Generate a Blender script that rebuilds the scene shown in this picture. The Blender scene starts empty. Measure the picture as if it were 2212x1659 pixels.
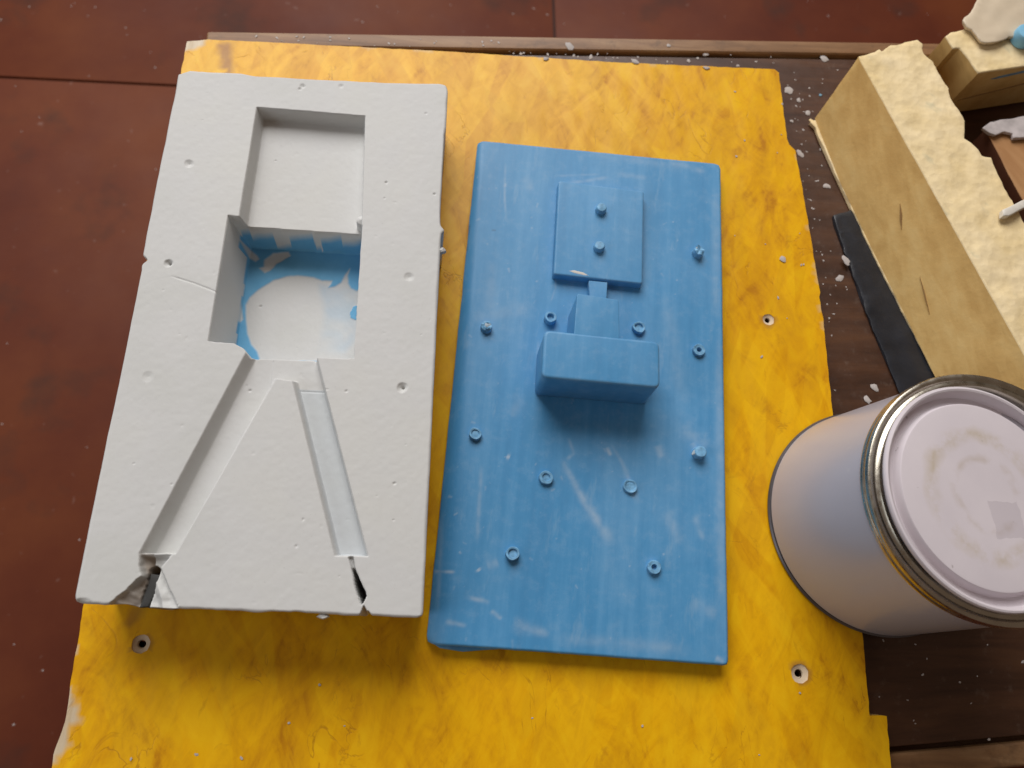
import bpy, bmesh, math, random
import numpy as np
from mathutils import Vector, Matrix, noise as mnoise
from mathutils.geometry import delaunay_2d_cdt

random.seed(7)
rng = np.random.default_rng(7)
scene = bpy.context.scene
col = scene.collection

# ------------------------------------------------------------------ camera
# surveyed camera: height above the yellow board, nadir and focal length (in units of a 2212 px wide print)
HC, NADIR, FOC, CEN = 0.42, (-154.0, 549.9), 1621.5, (1106.0, 829.5)
_d = np.array([NADIR[0], NADIR[1], FOC]); _d /= np.linalg.norm(_d)
_up = -_d
_X = np.array([1.0, 0, 0]); _X -= _X.dot(_up) * _up; _X /= np.linalg.norm(_X)
_Y = np.cross(_up, _X)
ROT = np.stack([_X, _Y, _up], 1)             # image axes from world axes

def pts(a, z):
    """survey: print positions seen at height z -> world points"""
    a = np.asarray(a, float).reshape(-1, 2)
    d = np.concatenate([(a - np.array(CEN)) / FOC, np.ones((len(a), 1))], 1) @ ROT
    t = (np.asarray(z, float).reshape(-1) - HC) / d[:, 2]
    return d * t[:, None] + np.array([0, 0, HC])

def pt(x, y, z):
    return pts([(x, y)], z)[0]

def xy(a, z):
    return pts(a, z)[:, :2]

cam = bpy.data.cameras.new("camera")
co = bpy.data.objects.new("camera", cam); col.objects.link(co)
cam.sensor_width = 36.0
cam.lens = 36.0 * FOC / 2212.0
cam.clip_start = 0.01; cam.clip_end = 50
M = Matrix.Identity(4)
for i in range(3):
    M[i][0] = ROT[0][i]; M[i][1] = -ROT[1][i]; M[i][2] = -ROT[2][i]
M[2][3] = HC
co.matrix_world = M
cam.dof.use_dof = True
cam.dof.focus_distance = 0.40
cam.dof.aperture_fstop = 9
scene.camera = co

# ------------------------------------------------------------------ light
scene.view_settings.view_transform = 'Standard'
scene.view_settings.look = 'None'
scene.view_settings.gamma = 1.0
scene.view_settings.exposure = 0.0
world = bpy.data.worlds.new("World"); scene.world = world
world.use_nodes = True
bg = world.node_tree.nodes["Background"]
bg.inputs[0].default_value = (1.0, 0.73, 0.54, 1)
bg.inputs[1].default_value = 0.135

def area(name, loc, target, sx, sy, power, color):
    l = bpy.data.lights.new(name, 'AREA'); l.shape = 'RECTANGLE'
    l.size = sx; l.size_y = sy; l.energy = power; l.color = color
    o = bpy.data.objects.new(name, l); col.objects.link(o)
    o.location = loc
    o.rotation_euler = (Vector(target) - Vector(loc)).to_track_quat('-Z', 'Y').to_euler()
    return o

area("window_light", (-0.42, 2.3, 2.0), (0.0, 0.15, 0.0), 2.3, 1.8, 102.0, (1.0, 0.985, 0.975))
area("doorway_light", (-1.9, -0.30, 1.0), (0.0, 0.1, 0.0), 1.1, 1.5, 11.0, (0.86, 0.93, 1.0))

# ------------------------------------------------------------------ helpers
def tag(o, label=None, cat=None, group=None, kind=None):
    if label: o['label'] = label
    if cat: o['category'] = cat
    if group: o['group'] = group
    if kind: o['kind'] = kind
    return o

def thing(name, loc, label, cat, group=None):
    o = bpy.data.objects.new(name, None); col.objects.link(o)
    o.location = loc; o.empty_display_size = 0.02
    return tag(o, label, cat, group)

def wloc(o):
    v = Vector((0, 0, 0))
    while o is not None:
        v += o.location; o = o.parent
    return v

def link(name, me, mat, parent=None, origin=None):
    """mesh given in world coordinates; origin = where the object's own origin goes"""
    base = wloc(parent) if parent else Vector((0, 0, 0))
    org = Vector(origin) if origin is not None else base
    me.transform(Matrix.Translation(-org))
    o = bpy.data.objects.new(name, me); col.objects.link(o)
    if parent: o.parent = parent
    o.location = org - base
    if mat: me.materials.append(mat)
    return o

def np_mesh(name, V, quads, tris=None, smooth=True):
    me = bpy.data.meshes.new(name)
    V = np.asarray(V, np.float32)
    quads = np.asarray(quads, np.int32).reshape(-1, 4)
    tris = np.zeros((0, 3), np.int32) if tris is None else np.asarray(tris, np.int32).reshape(-1, 3)
    me.vertices.add(len(V)); me.vertices.foreach_set('co', V.ravel())
    nl = quads.size + tris.size
    me.loops.add(nl)
    me.loops.foreach_set('vertex_index', np.concatenate([quads.ravel(), tris.ravel()]))
    me.polygons.add(len(quads) + len(tris))
    ls = np.concatenate([np.arange(len(quads)) * 4, quads.size + np.arange(len(tris)) * 3]).astype(np.int32)
    me.polygons.foreach_set('loop_start', ls)
    me.update(calc_edges=True); me.validate()
    me.polygons.foreach_set('use_smooth', np.full(len(me.polygons), smooth))
    return me

def add_color(me, name, arr):
    a = me.color_attributes.new(name, 'FLOAT_COLOR', 'POINT')
    b = np.zeros((len(me.vertices), 4), np.float32); b[:, 3] = 1
    b[:len(arr), :arr.shape[1]] = arr
    a.data.foreach_set('color', b.ravel())

def vnoise(x, y, s, seed=0, oct=3):
    """smooth value noise on arrays, about -1..1"""
    out = np.zeros_like(x, dtype=float); amp = 1.0; tot = 0
    for o in range(oct):
        gx = x / s + 17.3 * seed + 5.1 * o; gy = y / s - 9.7 * seed + 3.3 * o
        ix = np.floor(gx).astype(np.int64); iy = np.floor(gy).astype(np.int64)
        fx = gx - ix; fy = gy - iy
        fx = fx * fx * (3 - 2 * fx); fy = fy * fy * (3 - 2 * fy)
        def h(a, b):
            n = (a * 374761393 + b * 668265263 + seed * 974711 + o * 31337) & 0x7fffffff
            n = ((n ^ (n >> 13)) * 1274126177) & 0x7fffffff
            n = n ^ (n >> 16)
            return (n & 0xffff) / 32767.5 - 1
        v = (h(ix, iy) * (1 - fx) + h(ix + 1, iy) * fx) * (1 - fy) + (h(ix, iy + 1) * (1 - fx) + h(ix + 1, iy + 1) * fx) * fy
        out += amp * v; tot += amp; amp *= .5; s *= .5
    return out / tot

def sstep(t):
    t = np.clip(t, 0, 1); return t * t * (3 - 2 * t)

def poly_sd(P, x, y):
    """signed distance to polygon (positive inside)"""
    P = np.asarray(P, float); n = len(P)
    d = np.full(x.shape, 1e9); ins = np.zeros(x.shape, bool)
    for i in range(n):
        a = P[i]; b = P[(i + 1) % n]
        ex, ey = b - a; wx = x - a[0]; wy = y - a[1]
        t = np.clip((wx * ex + wy * ey) / (ex * ex + ey * ey + 1e-18), 0, 1)
        d = np.minimum(d, np.hypot(wx - ex * t, wy - ey * t))
        c = ((a[1] <= y) != (b[1] <= y))
        with np.errstate(divide='ignore', invalid='ignore'):
            xi = a[0] + (y - a[1]) * ex / (ey if abs(ey) > 1e-15 else 1e-15)
        ins ^= c & (x < xi)
    return np.where(ins, d, -d)

def line_d(P, x, y):
    P = np.asarray(P, float)
    d = np.full(x.shape, 1e9); s = np.zeros(x.shape)
    L = np.concatenate([[0], np.cumsum(np.hypot(*(P[1:] - P[:-1]).T))])
    for i in range(len(P) - 1):
        a = P[i]; e = P[i + 1] - a
        t = np.clip(((x - a[0]) * e[0] + (y - a[1]) * e[1]) / (e @ e + 1e-18), 0, 1)
        dd = np.hypot(x - a[0] - e[0] * t, y - a[1] - e[1] * t)
        m = dd < d
        d = np.where(m, dd, d); s = np.where(m, (L[i] + t * (L[i + 1] - L[i])) / L[-1], s)
    return d, s

def convex_in(P, x, y, w):
    """depth fraction of a sloping-walled convex pocket, each side with its own wall width"""
    P = np.asarray(P, float); n = len(P)
    area2 = sum(P[i][0] * P[(i + 1) % n][1] - P[(i + 1) % n][0] * P[i][1] for i in range(n))
    sg = 1 if area2 > 0 else -1
    out = np.full(x.shape, 1.0)
    for i in range(n):
        a = P[i]; e = P[(i + 1) % n] - a; L = math.hypot(*e)
        dist = sg * (e[0] * (y - a[1]) - e[1] * (x - a[0])) / L
        out = np.minimum(out, np.clip(dist / w[i], 0, 1))
    return out

def grid_solid(name, X, Y, Z, zb, draft=1.0):
    """height grid with skirts down to zb and a closed underside"""
    n, m = X.shape
    V = np.stack([X, Y, Z], -1).reshape(-1, 3)
    i = np.arange(n * m).reshape(n, m)
    q = np.stack([i[:-1, :-1], i[:-1, 1:], i[1:, 1:], i[1:, :-1]], -1).reshape(-1, 4)
    ring = np.concatenate([i[0, :], i[1:, -1], i[-1, -2::-1], i[-2:0:-1, 0]])
    k = len(ring)
    B = V[ring].copy()
    inner = []
    c = V[:, :2].mean(0)
    rows = [ring]
    V2 = [V]
    base = len(V)
    for f in (0.0008, None):
        R = B.copy()
        R[:, 2] = R[:, 2] - f if f else zb
        if f is None: R[:, :2] = c + (R[:, :2] - c) * draft
        V2.append(R); rows.append(base + np.arange(k)); base += k
    Q = [q]
    for a, b in zip(rows[:-1], rows[1:]):
        Q.append(np.stack([a, b, np.roll(b, -1), np.roll(a, -1)], -1))
    V2.append(np.array([[c[0], c[1], zb]]))
    last = rows[-1]
    T = np.stack([last, np.full(k, base), np.roll(last, -1)], -1)
    V = np.concatenate(V2); Q = np.concatenate(Q)
    # orientation: make top faces point up
    p = V[q[len(q) // 2]]
    if np.cross(p[1] - p[0], p[2] - p[0])[2] < 0:
        Q = Q[:, ::-1]; T = T[:, ::-1]
    return np_mesh(name, V, Q, T)

def smooth_angle(me, deg=40):
    me.polygons.foreach_set('use_smooth', np.full(len(me.polygons), True))
    me.set_sharp_from_angle(angle=math.radians(deg))

def resample(P, step):
    P = np.asarray(P, float); out = []; tag_ = []
    n = len(P)
    for i in range(n):
        a = P[i]; b = P[(i + 1) % n]
        k = max(1, int(round(np.linalg.norm(b - a) / step)))
        for j in range(k):
            out.append(a + (b - a) * j / k); tag_.append(i)
    return np.array(out), np.array(tag_)

def slab(name, top, bot, step=0.003, rough=0.0, edge=0.0, layers=4, seed=1, roundz=0.0, bulge=0.0, wob=None, side=False):
    """closed block between a top outline and a bottom outline (both closed, same count, 3-D points);
    rough = relief of the top, edge = raggedness of the outline, roundz = softened rim"""
    top = np.asarray(top, float); bot = np.asarray(bot, float)
    T, tg = resample(top, step)
    # matching bottom
    B = []; n = len(top); cnt = np.bincount(tg, minlength=n)
    for i in range(n):
        for j in range(cnt[i]):
            B.append(bot[i] + (bot[(i + 1) % n] - bot[i]) * j / cnt[i])
    B = np.array(B)
    if edge:
        ww = np.ones(len(T)) if wob is None else np.array([wob[i] for i in tg])
        dx = vnoise(T[:, 0] * 1.0, T[:, 1] * 1.0, 0.006, seed, 2) * edge * ww
        dy = vnoise(T[:, 0], T[:, 1], 0.006, seed + 3, 2) * edge * ww
        T[:, 0] += dx; T[:, 1] += dy
    c = T[:, :2].mean(0)
    # inner rim for soft edge
    nx = np.roll(T, -1, 0) - np.roll(T, 1, 0)
    N2 = np.stack([nx[:, 1], -nx[:, 0]], 1); N2 /= np.linalg.norm(N2, axis=1)[:, None] + 1e-12
    a2 = np.sum(T[:, 0] * np.roll(T[:, 1], -1) - np.roll(T[:, 0], -1) * T[:, 1])
    if a2 < 0: N2 = -N2                       # outward
    bm = bmesh.new()
    rz = roundz
    rows = []
    R0 = T.copy()
    if rz:
        R0[:, :2] -= N2 * rz
    rows.append(R0)
    if rz:
        R1 = T.copy(); R1[:, :2] -= N2 * rz * 0.3; R1[:, 2] -= rz * 0.3
        R2 = T.copy(); R2[:, 2] -= rz
        rows += [R1, R2]
    for l in range(1, layers + 1):
        f = l / layers
        L = (T - (np.array([0, 0, rz]))) * (1 - f) + B * f
        if l < layers:
            am = bulge * vnoise(L[:, 0] + L[:, 2] * 1.7, L[:, 1] - L[:, 2] * 1.3, 0.012, seed + 5, 3)
            L[:, :2] += N2 * am[:, None]
        rows.append(L)
    vr = [[bm.verts.new(p) for p in r] for r in rows]
    k = len(T)
    for ri, (a, b) in enumerate(zip(vr[:-1], vr[1:])):
        for j in range(k):
            f = bm.faces.new((a[j], b[j], b[(j + 1) % k], a[(j + 1) % k]))
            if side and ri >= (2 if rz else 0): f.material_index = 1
    # top fill
    R = rows[0]
    lo = R[:, :2].min(0); hi = R[:, :2].max(0)
    gx, gy = np.meshgrid(np.arange(lo[0], hi[0], step), np.arange(lo[1], hi[1], step))
    gx = gx.ravel() + rng.uniform(-.2, .2, gx.size) * step; gy = gy.ravel() + rng.uniform(-.2, .2, gy.size) * step
    ins = poly_sd(R[:, :2], gx, gy) > step * 0.45
    # plane through the outline for z
    A = np.c_[R[:, :2], np.ones(k)]
    pl = np.linalg.lstsq(A, R[:, 2], rcond=None)[0]
    gx = gx[ins]; gy = gy[ins]
    gz = pl[0] * gx + pl[1] * gy + pl[2]
    if rough:
        gz = gz + rough * vnoise(gx, gy, 0.011, seed, 4)
    V2 = [Vector((float(a), float(b))) for a, b in R[:, :2]] + [Vector((float(a), float(b))) for a, b in zip(gx, gy)]
    r = delaunay_2d_cdt(V2, [(j, (j + 1) % k) for j in range(k)], [], 1, 1e-7)
    zs = np.concatenate([R[:, 2], gz])
    vmap = {}
    for o_i, srcs in enumerate(r[3]):
        s = srcs[0] if srcs else None
        if s is not None and s < k: vmap[o_i] = vr[0][s]
        else:
            p = r[0][o_i]
            vmap[o_i] = bm.verts.new((p.x, p.y, zs[s] if s is not None else pl[0] * p.x + pl[1] * p.y + pl[2]))
    for f in r[2]:
        vs = [vmap[i] for i in f]
        if len(set(vs)) == 3:
            try: bm.faces.new(vs)
            except ValueError: pass
    bm.faces.new(vr[-1])
    bmesh.ops.recalc_face_normals(bm, faces=bm.faces[:])
    me = bpy.data.meshes.new(name); bm.to_mesh(me); bm.free()
    smooth_angle(me, 50)
    return me

def xyz_(P, z): return np.array([(p[0], p[1], z) for p in P])

def bevel_mesh(bm, w, seg=3, ang=30):
    es = [e for e in bm.edges if len(e.link_faces) == 2 and e.calc_face_angle(0) > math.radians(ang)]
    bmesh.ops.bevel(bm, geom=es, offset=w, segments=seg, profile=0.6, affect='EDGES', clamp_overlap=True)

def prism(name, top, bot, bev=0.0, seg=3):
    bm = bmesh.new()
    a = [bm.verts.new(p) for p in top]; b = [bm.verts.new(p) for p in bot]
    n = len(a)
    bm.faces.new(a); bm.faces.new(b[::-1])
    for i in range(n): bm.faces.new((a[i], b[i], b[(i + 1) % n], a[(i + 1) % n]))
    bmesh.ops.recalc_face_normals(bm, faces=bm.faces[:])
    if bev: bevel_mesh(bm, bev, seg)
    me = bpy.data.meshes.new(name); bm.to_mesh(me); bm.free()
    smooth_angle(me, 35)
    return me

def box_mesh(name, x0, x1, y0, y1, z0, z1, bev=0.0, seg=2):
    t = [(x0, y0, z1), (x1, y0, z1), (x1, y1, z1), (x0, y1, z1)]
    return prism(name, t, [(p[0], p[1], z0) for p in t], bev, seg)

def lathe(name, prof, c, n=96, jit=0.0, seed=0, tilt=(0, 0), close=True):
    """profile of (r, z) swept about a vertical axis through c"""
    bm = bmesh.new(); rows = []
    rn = random.Random(seed)
    ph = [rn.uniform(0, 6.28) for _ in range(3)]
    for r, z in prof:
        row = []
        for i in range(n):
            a = 2 * math.pi * i / n
            rr = r * (1 + jit * (math.sin(2 * a + ph[0]) + .6 * math.sin(3 * a + ph[1]) + .4 * math.sin(5 * a + ph[2])))
            x = rr * math.cos(a); y = rr * math.sin(a)
            row.append(bm.verts.new((c[0] + x, c[1] + y, c[2] + z + tilt[0] * x + tilt[1] * y)))
        rows.append(row)
    for a, b in zip(rows[:-1], rows[1:]):
        for i in range(n): bm.faces.new((a[i], a[(i + 1) % n], b[(i + 1) % n], b[i]))
    if close:
        bm.faces.new(rows[0][::-1]); bm.faces.new(rows[-1])
    bmesh.ops.recalc_face_normals(bm, faces=bm.faces[:])
    me = bpy.data.meshes.new(name); bm.to_mesh(me); bm.free()
    smooth_angle(me, 40)
    return me

# ------------------------------------------------------------------ materials
class NT:
    def __init__(s, name, rough=0.6, spec=0.4):
        s.m = bpy.data.materials.new(name); s.m.use_nodes = True
        s.t = s.m.node_tree; s.b = s.t.nodes['Principled BSDF']
        s.b.inputs['Roughness'].default_value = rough
        s.b.inputs['Specular IOR Level'].default_value = spec
        s.tc = s.t.nodes.new('ShaderNodeTexCoord')
    def n(s, typ, **kw):
        o = s.t.nodes.new(typ)
        for k, v in kw.items(): setattr(o, k, v)
        return o
    def l(s, a, b): s.t.links.new(a, b)
    def vec(s, sc=(1, 1, 1), rot=(0, 0, 0), loc=(0, 0, 0)):
        m = s.n('ShaderNodeMapping', vector_type='TEXTURE'); m.inputs['Scale'].default_value = tuple(1 / q for q in sc)
        m.inputs['Rotation'].default_value = rot; m.inputs['Location'].default_value = loc
        s.l(s.tc.outputs['Object'], m.inputs[0]); return m.outputs[0]
    def noise(s, scale, vec=None, detail=4, rough=0.55, dist=0.0):
        o = s.n('ShaderNodeTexNoise'); o.inputs['Scale'].default_value = scale
        o.inputs['Detail'].default_value = detail; o.inputs['Roughness'].default_value = rough
        o.inputs['Distortion'].default_value = dist
        s.l(vec if vec is not None else s.tc.outputs['Object'], o.inputs['Vector']); return o.outputs['Fac']
    def voro(s, scale, vec=None, feature='F1'):
        o = s.n('ShaderNodeTexVoronoi', feature=feature); o.inputs['Scale'].default_value = scale
        s.l(vec if vec is not None else s.tc.outputs['Object'], o.inputs['Vector']); return o
    def ramp(s, fac, stops):
        r = s.n('ShaderNodeValToRGB'); e = r.color_ramp.elements
        e[0].position = stops[0][0]; e[0].color = _c(stops[0][1])
        e[1].position = stops[-1][0]; e[1].color = _c(stops[-1][1])
        for p, c in stops[1:-1]:
            q = e.new(p); q.color = _c(c)
        s.l(fac, r.inputs[0]); return r.outputs[0]
    def mix(s, fac, a, b, mode='MIX'):
        m = s.n('ShaderNodeMix', data_type='RGBA', blend_type=mode)
        for sock, v in ((m.inputs[0], fac), (m.inputs[6], a), (m.inputs[7], b)):
            if isinstance(v, (int, float)): sock.default_value = v
            elif isinstance(v, tuple): sock.default_value = _c(v)
            else: s.l(v, sock)
        return m.outputs[2]
    def math(s, op, a, b=None, clamp=False):
        m = s.n('ShaderNodeMath', operation=op, use_clamp=clamp)
        for i, v in enumerate((a, b)):
            if v is None: continue
            if isinstance(v, (int, float)): m.inputs[i].default_value = v
            else: s.l(v, m.inputs[i])
        return m.outputs[0]
    def attr(s, name):
        a = s.n('ShaderNodeAttribute'); a.attribute_name = name
        sp = s.n('ShaderNodeSeparateColor'); s.l(a.outputs['Color'], sp.inputs[0])
        return sp.outputs[0], sp.outputs[1], sp.outputs[2]
    def color(s, c):
        if isinstance(c, tuple): s.b.inputs['Base Color'].default_value = _c(c)
        else: s.l(c, s.b.inputs['Base Color'])
    def rough(s, r): s.l(r, s.b.inputs['Roughness'])
    def bump(s, h, strength=0.3, dist=0.0005):
        b = s.n('ShaderNodeBump'); b.inputs['Strength'].default_value = strength
        b.inputs['Distance'].default_value = dist
        s.l(h, b.inputs['Height']); s.l(b.outputs[0], s.b.inputs['Normal'])

def _c(c):
    if isinstance(c, (int, float)): return (c, c, c, 1)
    return tuple(c) + (1,) if len(c) == 3 else tuple(c)

def mat_plaster():
    k = NT('mold_plaster', 0.62, 0.35)
    big = k.noise(14, detail=3); fine = k.noise(420, detail=5)
    c = k.ramp(big, [(0.3, (0.560, 0.565, 0.545)), (0.5, (0.590, 0.592, 0.584)), (0.72, (0.600, 0.600, 0.575))])
    c = k.mix(k.math('MULTIPLY', k.math('GREATER_THAN', k.noise(900, detail=2), 0.70), 0.18), c, (0.36, 0.35, 0.33))
    r, g, b = k.attr('stain_skytint')
    bl = k.ramp(k.noise(70, detail=3), [(0.3, (0.11, 0.36, 0.60)), (0.7, (0.15, 0.42, 0.66))])
    c = k.mix(r, c, bl)
    c = k.mix(g, c, (0.30, 0.21, 0.13))
    c = k.mix(b, c, (0.06, 0.05, 0.045))
    k.color(c)
    k.bump(k.math('ADD', k.math('MULTIPLY', fine, 0.6), k.math('MULTIPLY', k.noise(110, detail=4), .3)), 0.11, 0.0003)
    return k.m

def mat_blue(name='pattern_blue_paint', sc=True):
    k = NT(name, 0.46, 0.45)
    br = k.math('ADD', k.math('MULTIPLY', k.noise(40, k.vec((1.0, 0.16, 1.0), rot=(0, 0, -0.06)), detail=5, rough=0.6), .55), k.math('MULTIPLY', k.noise(170, k.vec((1.0, 0.07, 1.0), rot=(0, 0, -0.10)), detail=4, rough=0.6), .45))
    c = k.ramp(br, [(0.32, (0.048, 0.228, 0.455)), (0.5, (0.062, 0.265, 0.510)), (0.7, (0.108, 0.322, 0.570))])
    ch = k.noise(16, k.vec((1, .55, 1)), detail=6, rough=0.65)
    c = k.mix(k.math('MULTIPLY', k.ramp(ch, [(0.50, 0.0), (0.72, 1.0)]), 0.22), c, (0.25, 0.41, 0.58))
    ch2 = k.noise(120, detail=6, rough=0.75)
    c = k.mix(k.math('MULTIPLY', k.ramp(ch2, [(0.50, 0.0), (0.72, 1.0)]), 0.20), c, (0.30, 0.45, 0.61))
    c = k.mix(k.math('MULTIPLY', k.ramp(ch2, [(0.30, 1.0), (0.46, 0.0)]), 0.22), c, (0.04, 0.20, 0.42))
    f2 = k.noise(95, k.vec((1.0, 0.22, 1), rot=(0, 0, -0.15)), detail=4, rough=0.7)
    c = k.mix(k.math('MULTIPLY', k.ramp(f2, [(0.60, 0.0), (0.78, 1.0)]), 0.25), c, (0.40, 0.52, 0.62))
    if sc:
        r, g, b = k.attr('scuff')
        c = k.mix(r, c, (0.48, 0.56, 0.63))
        c = k.mix(g, c, (0.05, 0.14, 0.25))
    if not sc:
        ge = k.n('ShaderNodeNewGeometry')
        pe = k.math('MULTIPLY', k.ramp(ge.outputs['Pointiness'], [(0.515, 0.0), (0.60, 1.0)]), k.ramp(k.noise(160, detail=4), [(0.35, 0.25), (0.6, 0.85)]))
        c = k.mix(k.math('MULTIPLY', pe, 0.55), c, (0.36, 0.50, 0.64))
    k.color(c)
    k.rough(k.ramp(ch, [(0.3, 0.42), (0.7, 0.56)]))
    k.bump(k.math('ADD', br, k.math('MULTIPLY', k.noise(300, detail=3), 0.35)), 0.22, 0.0005)
    return k.m

def mat_yellow():
    k = NT('yellow_paint_on_strand_board', 0.36, 0.24)
    n1 = k.noise(58, k.vec((1, .42, 1), rot=(0, 0, 0.35)), detail=7, rough=0.64, dist=1.6)
    n2 = k.noise(72, k.vec((1, .36, 1), rot=(0, 0, -0.45), loc=(.4, .2, 0)), detail=7, rough=0.64, dist=1.6)
    n3 = k.noise(24, k.vec((1, .6, 1), rot=(0, 0, .15)), detail=4, rough=0.55)
    wob = k.math('ADD', k.math('ADD', k.math('MULTIPLY', n1, .42), k.math('MULTIPLY', n2, .38)), k.math('MULTIPLY', n3, .20))
    c = k.ramp(wob, [(0.37, (0.50, 0.205, 0.003)), (0.44, (0.68, 0.325, 0.003)), (0.52, (0.785, 0.40, 0.003)), (0.62, (0.84, 0.47, 0.006))])
    # flake shapes under the paint: long overlapping strands, each a touch lighter or darker
    for sc_, ro, lo, am in ((30, .5, (0, 0, 0), .20), (38, -.3, (3, 1, 0), .17)):
        vr_ = k.n('ShaderNodeTexVoronoi', feature='SMOOTH_F1'); vr_.inputs['Scale'].default_value = sc_; vr_.inputs['Smoothness'].default_value = .12
        k.l(k.vec((2.2, .55, 1), rot=(0, 0, ro), loc=lo), vr_.inputs['Vector'])
        sp = k.n('ShaderNodeSeparateColor'); k.l(vr_.outputs['Color'], sp.inputs[0])
        c = k.mix(k.math('MULTIPLY', k.ramp(sp.outputs[0], [(.55, 0.0), (.9, 1.0)]), am), c, (0.45, 0.16, 0.003))
        c = k.mix(k.math('MULTIPLY', k.ramp(sp.outputs[1], [(.55, 0.0), (.9, 1.0)]), am), c, (0.86, 0.53, 0.012))
    # curly brown strand ends and stains
    cu = k.noise(30, k.vec((1, .55, 1), rot=(0, 0, .2), loc=(.13, .7, 0)), detail=4, rough=.5, dist=2.2)
    line = k.ramp(k.math('ABSOLUTE', k.math('SUBTRACT', cu, 0.5)), [(0.0, 1.0), (0.012, 0.0)])
    gate = k.ramp(k.noise(40, detail=3), [(0.52, 0.0), (0.66, 1.0)])
    ck = k.math('MULTIPLY', line, gate)
    c = k.mix(k.math('MULTIPLY', ck, 0.55), c, (0.30, 0.11, 0.008))
    kn = k.ramp(k.noise(46, k.vec((1, .5, 1), loc=(.3, .7, 0)), detail=6, rough=.65, dist=1.8), [(0.62, 0.0), (0.74, 1.0)])
    c = k.mix(k.math('MULTIPLY', kn, 0.5), c, (0.38, 0.14, 0.010))
    v = wob
    r, g, b = k.attr('wear')
    c = k.mix(r, c, k.ramp(k.noise(120, k.vec((3, .3, 1))), [(0.3, (0.52, 0.40, 0.25)), (0.7, (0.66, 0.55, 0.40))]))
    c = k.mix(g, c, (0.30, 0.13, 0.045))
    k.color(c)
    k.rough(k.ramp(wob, [(0.3, 0.44), (0.7, 0.30)]))
    h = k.math('ADD', k.math('MULTIPLY', v, 1.0), k.math('MULTIPLY', ck, -0.8))
    k.bump(h, 0.2, 0.0006)
    return k.m

def mat_tablewood():
    k = NT('dark_varnished_wood', 0.42, 0.4)
    gr = k.noise(26, k.vec((0.35, 3.0, 3.0)), detail=6, rough=0.62, dist=0.5)
    c = k.ramp(gr, [(0.3, (0.040, 0.016, 0.008)), (0.5, (0.070, 0.029, 0.014)), (0.72, (0.105, 0.045, 0.020))])
    d = k.noise(120, detail=5, rough=0.7)
    c = k.mix(k.math('MULTIPLY', k.ramp(d, [(0.58, 0.0), (0.75, 1.0)]), 0.35), c, (0.17, 0.12, 0.09))
    k.color(c); k.rough(k.ramp(d, [(0.3, 0.36), (0.7, 0.55)])); k.bump(gr, 0.2, 0.0006)
    return k.m

def mat_moulding():
    k = NT('worn_moulding_wood', 0.5, 0.4)
    gr = k.noise(30, k.vec((0.4, 3.0, 3.0)), detail=6, rough=0.65, dist=0.6)
    c = k.ramp(gr, [(0.28, (0.13, 0.062, 0.026)), (0.5, (0.24, 0.125, 0.055)), (0.75, (0.36, 0.22, 0.11))])
    d = k.noise(60, detail=5, rough=0.7)
    c = k.mix(k.math('MULTIPLY', k.ramp(d, [(0.55, 0.0), (0.72, 1.0)]), 0.5), c, (0.06, 0.032, 0.018))
    k.color(c); k.bump(gr, 0.35, 0.0008)
    return k.m

def mat_floor():
    k = NT('red_polished_cement', 0.45, 0.12)
    b = k.noise(3.2, detail=6, rough=0.6)
    c = k.ramp(b, [(0.3, (0.078, 0.017, 0.009)), (0.5, (0.115, 0.027, 0.0115)), (0.7, (0.155, 0.042, 0.0145))])
    d = k.noise(9, k.vec(loc=(2, 5, 0)), detail=5, rough=0.55)
    c = k.mix(k.math('MULTIPLY', k.ramp(d, [(0.58, 0.0), (0.72, 1.0)]), 0.55), c, (0.045, 0.025, 0.020))
    s = k.noise(70, detail=2)
    c = k.mix(k.math('MULTIPLY', k.ramp(s, [(0.70, 0.0), (0.78, 1.0)]), 0.35), c, (0.30, 0.20, 0.17))
    k.color(c); k.rough(k.ramp(d, [(0.3, 0.48), (0.7, 0.6)])); k.bump(k.noise(30, detail=5), 0.12, 0.001)
    return k.m

def mat_foam(name='cream_foam_cast', skin=False):
    k = NT(name, 0.75, 0.25)
    a = k.noise(38, detail=5, rough=0.6)
    if skin:
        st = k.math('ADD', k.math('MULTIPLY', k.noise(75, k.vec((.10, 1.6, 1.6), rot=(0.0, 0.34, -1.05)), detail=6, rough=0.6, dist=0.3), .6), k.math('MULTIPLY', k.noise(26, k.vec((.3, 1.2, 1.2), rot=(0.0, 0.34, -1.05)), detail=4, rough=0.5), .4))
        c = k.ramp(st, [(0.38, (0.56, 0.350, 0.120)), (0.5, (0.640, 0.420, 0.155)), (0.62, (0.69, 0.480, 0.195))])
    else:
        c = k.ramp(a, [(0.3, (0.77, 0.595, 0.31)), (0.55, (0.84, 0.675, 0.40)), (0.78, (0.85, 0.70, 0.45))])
        d = k.noise(75, k.vec((1, .6, 1), rot=(0, 0, .5)), detail=4)
        c = k.mix(k.math('MULTIPLY', k.ramp(d, [(0.64, 0.0), (0.74, 1.0)]), 0.40), c, (0.40, 0.42, 0.30))
    k.color(c)
    if not skin:
        vv = k.voro(190)
        a = k.math('ADD', k.math('MULTIPLY', a, 1.2), k.math('MULTIPLY', vv.outputs['Distance'], .7))
    k.bump(k.math('ADD', st if skin else a, k.math('MULTIPLY', k.noise(260, detail=4), 0.5)), 0.3 if skin else 0.42, 0.0012)
    return k.m

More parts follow.
